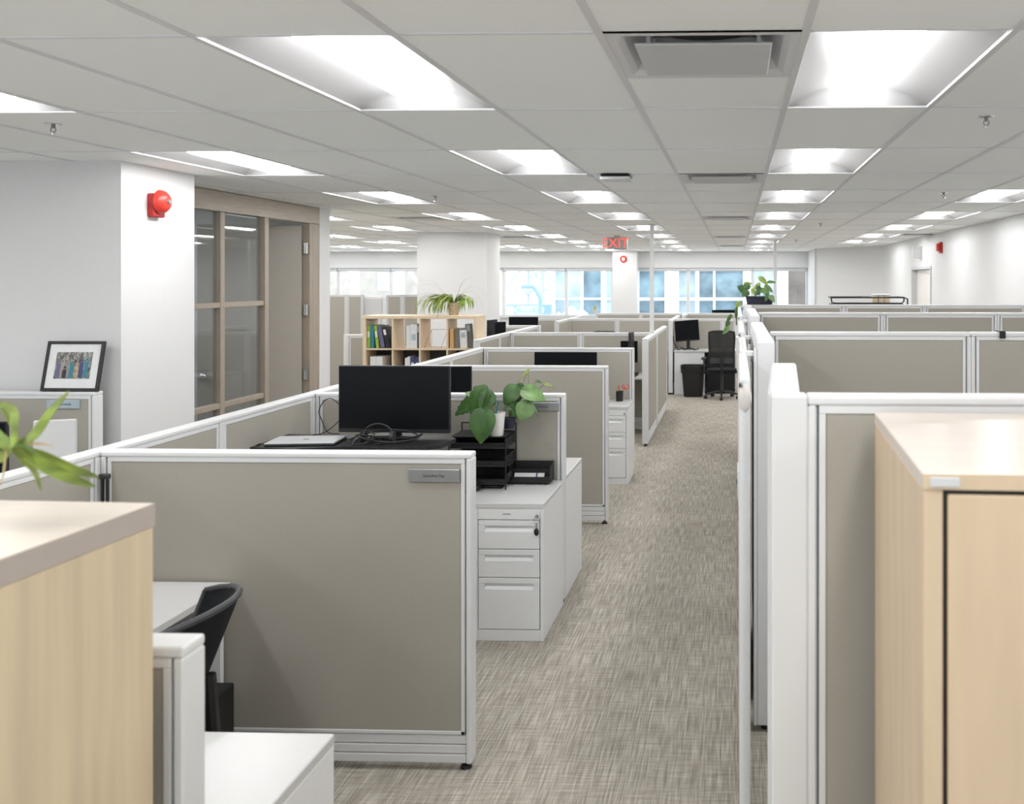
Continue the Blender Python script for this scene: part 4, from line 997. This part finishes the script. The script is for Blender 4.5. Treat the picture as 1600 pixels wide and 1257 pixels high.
# foreground spider plant (pot outside the left edge) with a plantlet reaching into view
t = thing('spider_plant', 'green spider plant leaves reaching in from the left edge over the wood cabinet', 'plant', (-1.36, 1.44, 1.561))
MB().lathe([(.055,0),(.075,.12),(.080,.12),(.080,.135),(.070,.135),(.066,.115)]).build('pot', 'pot_white', t, smooth=True)
MB().cyl((0,0,.105),(0,0,.118),.066).build('soil', 'soil', t)
def L2(px, py, d): return Vector((X(px,d)+1.36, d-1.44, Z(py,d,px)-1.561))
cen = L2(22, 700, 1.45)
MB().tube([(0,0,.12), (.06,0,.20), (.16,0,.19), tuple(cen)], .004, 6).build('runner', 'stem', t, smooth=True)
fg = [([(22,702),(60,714),(110,733),(156,747)], .022, 1.45, 'spider'), ([(25,700),(70,728),(115,750),(150,761)], .020, 1.42, 'spider'),
      ([(24,700),(55,680),(82,642),(108,611)], .019, 1.46, 'spider'), ([(20,700),(24,672),(22,642),(2,634),(-25,640)], .014, 1.44, 'spider'),
      ([(22,700),(45,722),(58,742),(64,768)], .017, 1.41, 'spider'), ([(22,700),(0,690),(-30,688),(-60,700)], .026, 1.45, 'spider'),
      ([(22,702),(10,712),(-20,722),(-60,735)], .022, 1.43, 'spider'), ([(24,698),(45,694),(68,695),(86,697)], .006, 1.47, 'spider_dry'),
      ([(10,705),(8,730),(4,750),(-8,765)], .008, 1.42, 'spider_dry'), ([(20,700),(40,708),(60,725),(70,735)], .024, 1.44, 'leaf_light')]
for pts, wd, d, m_ in fg:
    b = MB(); blade(b, [L2(px, py, d+(.02*i if i else 0)) for i, (px, py) in enumerate(pts)], wd, .18, Vector((0,-.9,.45))); b.build('leaf', 'spider_fg' if m_ == 'spider' else m_, t, smooth=True)
for k in range(9):
    a = k*.7+1.4; r = .16+.05*math.sin(k*3)
    if math.cos(a) > .2: a += 2
    b = MB(); blade(b, [(0,0,.12),(r*.5*math.cos(a), r*.5*math.sin(a), .24),(r*1.1*math.cos(a), r*1.1*math.sin(a), .20),(r*1.5*math.cos(a), r*1.5*math.sin(a), .08)], .016, .2); b.build('leaf', 'spider', t, smooth=True)
# spider plant on the bookshelf
t = thing('spider_plant', 'trailing spider plant in a woven pot on top of the bookshelf', 'plant', (X(708,11.05), 11.07, BZ+.001)); ph = .15
MB().lathe([(.055,0),(.060,.03),(.072,.15),(.066,.15),(.06,.13)]).build('pot', 'wicker', t, smooth=True)
MB().cyl((0,0,.12),(0,0,.132),.062).build('soil', 'soil', t)
rnd = random.Random(5)
for k in range(84):
    left = k < 60
    a = rnd.uniform(PI*.75, PI*1.45) if left else rnd.uniform(-.6, .5)
    r = rnd.uniform(.08, .46) if left else rnd.uniform(.10, .26)
    drop = rnd.uniform(.10, .30) if left else rnd.uniform(.08, .18)
    ca, sa = math.cos(a), math.sin(a)*.45
    zt_ = .17+rnd.uniform(0, .08); zl = max(.02, zt_-drop) if abs(r*sa) < .17 and a < PI else zt_-drop
    if r*sa > -.15: zl = max(zl, .015)
    b = MB(); blade(b, [(0,0,.14),(r*.45*ca, r*.45*sa, zt_),(r*.85*ca, r*.85*sa, zt_-.02),(r*ca, r*sa-.04, (zt_+zl)/2),(r*1.03*ca, r*sa-.05, zl)], rnd.uniform(.014,.024), .2)
    b.build('leaf', 'spider' if rnd.random() < .72 else ('leaf_var' if rnd.random() < .6 else 'spider_dry'), t, smooth=True)
for k, pts in enumerate(([(0,0,.15),(-.10,-.05,.26),(-.22,-.08,.36),(-.36,-.10,.37)], [(0,0,.15),(-.12,0,.28),(-.24,-.02,.40),(-.40,-.02,.42)], [(.03,0,.15),(.06,0,.28),(.12,-.02,.40),(.22,-.03,.46),(.26,-.03,.46)],
                         [(.03,0,.15),(.10,0,.27),(.22,0,.34),(.34,-.02,.30),(.42,-.04,.22)], [(.03,0,.15),(.12,0,.26),(.25,0,.28),(.34,-.05,.18),(.36,-.06,.10)], [(0,0,.15),(-.2,0,.25),(-.38,-.03,.25),(-.50,-.06,.12),(-.52,-.08,-.02)],
                         [(0,0,.15),(-.25,-.02,.22),(-.42,-.05,.2),(-.47,-.1,.0),(-.46,-.25,-.1)], [(.03,0,.15),(.1,0,.22),(.26,-.02,.2),(.30,-.05,.1)])):
    b = MB(); blade(b, pts, .008, .15); b.build('leaf', 'spider_dry', t, smooth=True)
# monstera in the white pot
ox, oy, oz = X(775.5,5.36), 5.37, .752+.306
t = thing('potted_plant', 'split-leaf green plant in a white pot on the mesh organiser', 'plant', (ox, oy, oz))
MB().lathe([(.036,0),(.038,.004),(.047,.118),(.049,.118),(.049,.134),(.043,.134),(.040,.115)]).build('pot', 'pot_white', t, smooth=True)
MB().cyl((0,0,.108),(0,0,.118),.040).build('soil', 'soil', t)
def P5(px, py, dy=0): d = oy+dy; return Vector((X(px,d)-ox, dy, Z(py,d,px)-oz))
ml = [((712,655),(726,632),.085,.075,-.02), ((752,648),(752,612),.115,.100,-.05), ((757,642),(736,668),.04,.04,-.02)]
def mleaf(b0, tip, W, dy, nrm, m_='leaf', split=False, parent=None, droop=.12, stem=None):
    A, B = P5(*b0, dy), P5(*tip, dy-.03); b = MB(); heart_leaf(b, A, B-A, nrm, (B-A).length, W, droop, split); b.build('leaf', m_, parent, smooth=True)
    if stem:
        S0, S1 = stem; MB().tube([tuple(S0), tuple((Vector(S0)+Vector(S1))/2+Vector((0,.0,.02))), tuple(A)], .0022, 6).build('stem', 'stem', parent, smooth=True)
pt = (0, 0, .12); md = (-.05, -.01, .17)
mleaf((748,622),(709,648),.115,-.03,(-.1,-1,.4),'leaf',True,t,.1,(pt,md))
mleaf((756,608),(735,652),.15,-.05,(-.2,-1,.5),'leaf',True,t,.05,(pt,md))
mleaf((764,614),(754,652),.11,-.06,(.4,-1,.5),'leaf',True,t,.05,(pt,md))
mleaf((757,643),(749,694),.155,-.09,(.0,-1,.35),'leaf',False,t,.08,(pt,(-.04,-.06,.15)))
mleaf((756,626),(728,612),.08,.0,(0,-.7,.8),'leaf_light',False,t,.1,(pt,md))
mleaf((768,632),(772,618),.045,.02,(.2,-1,.4),'leaf',False,t,.1,(pt,(0,0,.16)))
pn = MB().cyl((0,0,0),(.018,0,.085),.0045).build('pen', 'b_teal', smooth=True); tag(pn, 'blue and white pen standing in the white plant pot', 'pen', loc=(ox-.004, oy-.012, oz+.115))
# trailing plant in dark pot hooked on the panel
t = thing('trailing_plant', 'trailing green plant in a dark pot hung on the nameplate panel', 'plant', (ox, oy, oz))
c0 = P5(795, 655, .17)
hp = MB(); hp.lathe([(.03,-.055),(.042,.0),(.045,.0),(.045,.008),(.039,.008),(.036,-.01)], tuple(c0)); hp.build('pot', 'pot_dark', t, smooth=True)
MB().cyl(tuple(c0+Vector((0,0,-.012))), tuple(c0+Vector((0,0,-.004))), .037).build('soil', 'soil', t)
MB().tube([tuple(c0+Vector((0,.04,.0))), tuple(c0+Vector((0,.055,.14))), tuple(c0+Vector((0,.12,.14)))], .003, 6).build('hook', 'black', t, smooth=True) if False else None
base = tuple(c0+Vector((0,0,.0)))
tl_ = [((806,606),(787,632),.110,.10,(-.1,-1,.3),'leaf'), ((814,604),(800,634),.085,.13,(.3,-1,.3),'leaf'), ((829,626),(812,598),.045,.12,(.2,-1,.2),'leaf'),
       ((819,610),(852,624),.110,.08,(0,-.8,.7),'leaf_light'), ((836,612),(850,622),.05,.12,(.4,-1,.3),'leaf'), ((806,632),(786,640),.05,.11,(0,-1,.2),'leaf'),
       ((824,632),(812,658),.115,.07,(.2,-1,.4),'leaf_light'), ((803,640),(812,654),.05,.09,(-.4,-1,.3),'leaf'), ((829,628),(845,653),.016,.08,(1,-.5,.2),'leaf'),
       ((826,578),(814,590),.018,.15,(.3,-1,.2),'leaf_var'), ((838,595),(846,598),.020,.15,(0,-1,.5),'leaf'), ((851,600),(862,603),.018,.15,(0,-1,.5),'leaf_var'),
       ((799,622),(806,642),.05,.09,(-.3,-1,.2),'leaf')]
for b0, tip, W_, dy, nrm, m_ in tl_: mleaf(b0, tip, W_, dy, nrm, m_, False, t, .1, (base, tuple((Vector(base)+P5(*b0, dy))/2)))
for pts in ([(826,604),(826,592),(825,578)], [(803,604),(809,596),(814,590)], [(833,606),(838,597),(848,598),(862,603),(869,609)]):
    MB().tube([tuple(P5(*p, .13)) for p in pts], .0015, 5).build('tendril', 'stem', t, smooth=True)
# planter on the tall panels
pd_ = 10.05
t = thing('planter', 'dark rectangular planter with a trailing pothos on the tall panels right of the aisle', 'plant', (.255, pd_, HT)); 
loft([rr(.135,.045,0), rr(.15,.055,.075), rr(.158,.06,.08), rr(.158,.06,.09), rr(.14,.05,.09), rr(.13,.045,.07)], 'planter_box', 'pot_dark', t)
def P6(px, py, dy=0): d = pd_+dy; return Vector((X(px,d)-.255, dy, Z(py,d,px)-HT))
lf = [((1161,453),(1154,448),.09,-.03,'leaf'), ((1168,455),(1161,463),.09,-.05,'leaf'), ((1163,444),(1174,443),.05,.0,'leaf_var'), ((1170,446),(1158,456),.08,-.02,'leaf'),
      ((1187,444),(1178,451),.05,-.02,'leaf_var'), ((1186,448),(1183,457),.06,-.04,'leaf'), ((1187,434),(1199,444),.065,-.02,'leaf_var'), ((1200,441),(1211,441),.04,.0,'leaf_light'),
      ((1196,447),(1207,456),.06,-.03,'leaf_light'), ((1189,453),(1202,458),.07,-.05,'leaf_light'), ((1186,456),(1180,461),.06,-.05,'leaf'), ((1196,456),(1200,463),.05,-.05,'leaf'),
      ((1200,461),(1196,470),.05,-.07,'leaf'), ((1203,463),(1210,471),.06,-.08,'leaf_light'), ((1176,452),(1178,459),.05,-.03,'leaf_var')]
for b0, tip, W_, dy, m_ in lf:
    A, B = P6(*b0, dy), P6(*tip, dy-.02); b = MB(); heart_leaf(b, A, B-A, (.1,-1,.5), (B-A).length+.01, W_, .1); b.build('leaf', m_, t, smooth=True)
    MB().tube([(A.x*.6, 0, .08), tuple((A+Vector((A.x*.7, 0, .09)))/2), tuple(A)], .002, 5).build('stem', 'stem', t, smooth=True)
vine = [P6(1166,466,-.05), P6(1158,470,-.08), P6(1153,478,-.1), P6(1151,490,-.1), P6(1150,500,-.1), P6(1145,505,-.1), P6(1138,500,-.1)]
vine2 = [P6(1160,468,-.08), P6(1156,472,-.1), P6(1150,485,-.12), P6(1151,508,-.12), P6(1146,498,-.12), P6(1138,492,-.12)]
MB().tube([tuple(p) for p in vine2], .002, 5).build('vine', 'stem', t, smooth=True)
for b0, tip, W_, dy, m_ in (((1156,472),(1150,482),.055,-.1,'leaf_var'), ((1151,482),(1150,500),.04,-.1,'leaf'), ((1142,493),(1134,507),.04,-.12,'leaf'), ((1139,503),(1134,512),.05,-.12,'leaf'), ((1138,512),(1129,523),.055,-.12,'leaf_light')):
    A, B = P6(*b0, dy), P6(*tip, dy); b = MB(); heart_leaf(b, A, B-A, (.1,-1,.2), (B-A).length, W_, .1); b.build('leaf', m_, t, smooth=True)
# small plant on the farthest row
t = thing('small_plant', 'tiny tan pot with a green sprig on the window side of the farthest row', 'plant', (-2.95, 19.25, H+.001))
MB().lathe([(.03,0),(.05,.08),(.045,.08),(.04,.06)]).build('pot', 'birch', t, smooth=True)
b = MB(); heart_leaf(b, (0,0,.06), (.3,0,1), (0,-1,.2), .11, .06, .1); b.build('leaf', 'leaf_var', t, smooth=True)

# ------------------------------------------------------------------ outside the windows
yo = 29.0
struct(MB().quad((-30,YB+.3,-.35),(20,YB+.3,-.35),(20,60,-.35),(-30,60,-.35)).build('ground', 'snow'))
t = thing('building', 'blue-glass building front with white mullions outside the back windows', 'building', (0, yo, -.35))
def ob(b, p0, p1, y0, y1, z0=-.3, z1=5.0, yy=None): b.box(X(p0,yo), X(p1,yo), y0, y1, z0, z1)
def glassq(p0, p1, m_, lab=None):
    q_ = MB().box(X(p0,yo)+.0, X(p1,yo)-.0, .3, .35, .0, 5).build('glass_panel', m_, t)
for p0, p1, m_ in ((863,884,'glass_pale'),(884,908,'glass_pale'),(908,940,'glass_blue'),(940,957,'glass_pale'),(995,1040,'glass_blue'),(1058,1089,'glass_pale'),(1089,1165,'glass_blue'),(1175,1215,'glass_pale')): glassq(p0, p1, m_)
MB().box(X(1232,yo), X(1290,yo), .28, .4, 0, 5).build('brown_wall', 'brown_ext', t, label='brown-grey wall section')
b = MB()
for p0, p1 in ((859,865),(906,909.5),(938,945),(995,997),(1038,1043),(1050,1060),(1086,1092),(1114,1117.5),(1161,1175),(1215,1232)): ob(b, p0, p1, .15, .3, 0, 5)
zt_ = Z(467.5,yo)+.35; b.box(X(863,yo), X(957,yo), .1, .3, zt_-.03, zt_+.03).box(X(995,yo), X(1165,yo), .1, .3, zt_-.05, zt_+.04)
b.box(X(995,yo), X(1165,yo), .0, .3, Z(424,yo)+.35-.0, 5)
b.build('mullions', 'ext_white', t)
tr = thing('truss', 'grey steel truss with diagonal braces outside the left windows', 'structure', (0, 32, -.35)); yt = 32
def bar(p0, q0, p1, q1, r, m_='ext_grey', nm='brace'):
    MB().tube([(X(p0,yt), 0, max(0, Z(q0,yt,p0)+.35)), (X(p1,yt), 0, max(0, Z(q1,yt,p1)+.35))], r, 6).build(nm, m_, tr)
for a_ in ((790,450,818,416,.06),(862,440,846,414,.06),(818,440,858,414,.05),(800,465,824,440,.05),(828,418,850,452,.06)): bar(*a_)
for a_ in ((824,400,824,560,.10),(845,400,845,560,.14)): bar(*a_, nm='post')
bar(785,453,863,453,.06, nm='rail')
bar(522,448,545,425,.05,'ext_white'); bar(540,440,552,452,.05,'ext_white'); bar(640,425,656,445,.06,'ext_white')
for a_ in ((555,400,555,560,.16),(625,400,625,560,.16)): bar(*a_, m_='ext_white', nm='post')
ys = 27.0
t = thing('street_banner', 'pale blue street banner reading FORT ST outside the left window', 'street sign', (X(823,ys), ys, 0)); bz0, bz1 = Z(495,ys), Z(476,ys)
MB().box(X(788,ys)-X(823,ys), X(862,ys)-X(823,ys), 0, .05, bz0, bz1, .005).build('banner', 'ext_sign', t)
def pill(x0, x1, z0, z1, y, r_):
    o = []; zc = (z0+z1)/2; r = (z1-z0)/2
    for k in range(9): a = PI/2+k*PI/8; o.append((x0+r+r*math.cos(a), zc+r*math.sin(a)))
    for k in range(9): a = -PI/2+k*PI/8; o.append((x1-r+r*math.cos(a), zc+r*math.sin(a)))
    return o
M['pillw'] = mat('sign_pale', (.36,.50,.60), .5)
hx = 24*ys/F
MB().prism(pill(-hx*.78, hx*1.15, bz0+.07, bz1-.05, 0, 0), -.012, 0).build('sign_border', 'ext_white', t)
MB().prism(pill(-hx*.78+.03, hx*1.15-.03, bz0+.10, bz1-.08, 0, 0), -.02, -.01).build('sign_field', 'pillw', t)
text('FORT ST', .15, 'ext_white', t, (.12, -.024, (bz0+bz1)/2+.02), depth=.003)
MB().box(X(792,ys)-X(823,ys), X(803,ys)-X(823,ys), -.01, 0, bz0+.06, bz1-.06).build('pale_square', 'ext_white', t)
for s in (-1, 1): MB().box(s*.55-.04, s*.55+.04, .05, .1, -.35, bz1).build('post', 'ext_grey', t)
t = thing('street_lamp_arm', 'blue bent steel post outside, crossing the FORT ST banner', 'post', (0, 26.5, 0)); yq = 26.5
MB().tube([(X(815,yq),0,Z(448,yq)),(X(832,yq),0,Z(448,yq)),(X(834,yq),0,Z(449,yq)),(X(843,yq),0,Z(464,yq)),(X(844,yq),0,Z(467,yq)),(X(844,yq),0,-.35)], .065, 8).build('bent_post', 'ext_sign', t)
t = thing('traffic_light', 'small grey traffic signal box outside the left window', 'traffic light', (X(826,28), 28, 0))
MB().box(-.12,.12,-.1,.1,Z(461,28),Z(453,28),.02).build('housing', 'ext_grey', t); MB().box(-.03,.03,-.03,.03,-.35,Z(461,28)).build('post', 'ext_grey', t)
t = thing('building', 'pale beige building outside the far-left windows', 'building', (X(590,34), 34, -.35))
MB().box(-2.2,1.9,0,3,0,2.7).build('wall', 'ext_beige', t); MB().box(.0,.9,-.03,0,1.9,2.6).build('window', 'glass_pale', t)
t = thing('snow_bank', 'white snow bank outside below the window', 'snow', (X(892,25.6), 25.6, -.35))
MB().sph((0,0,.0),1,(.45,.5,1.58),20).sph((.3,.1,0),1,(.4,.4,1.50),16).sph((-.35,.1,0),1,(.35,.4,1.42),16).build('mound', 'snow', t, smooth=True)
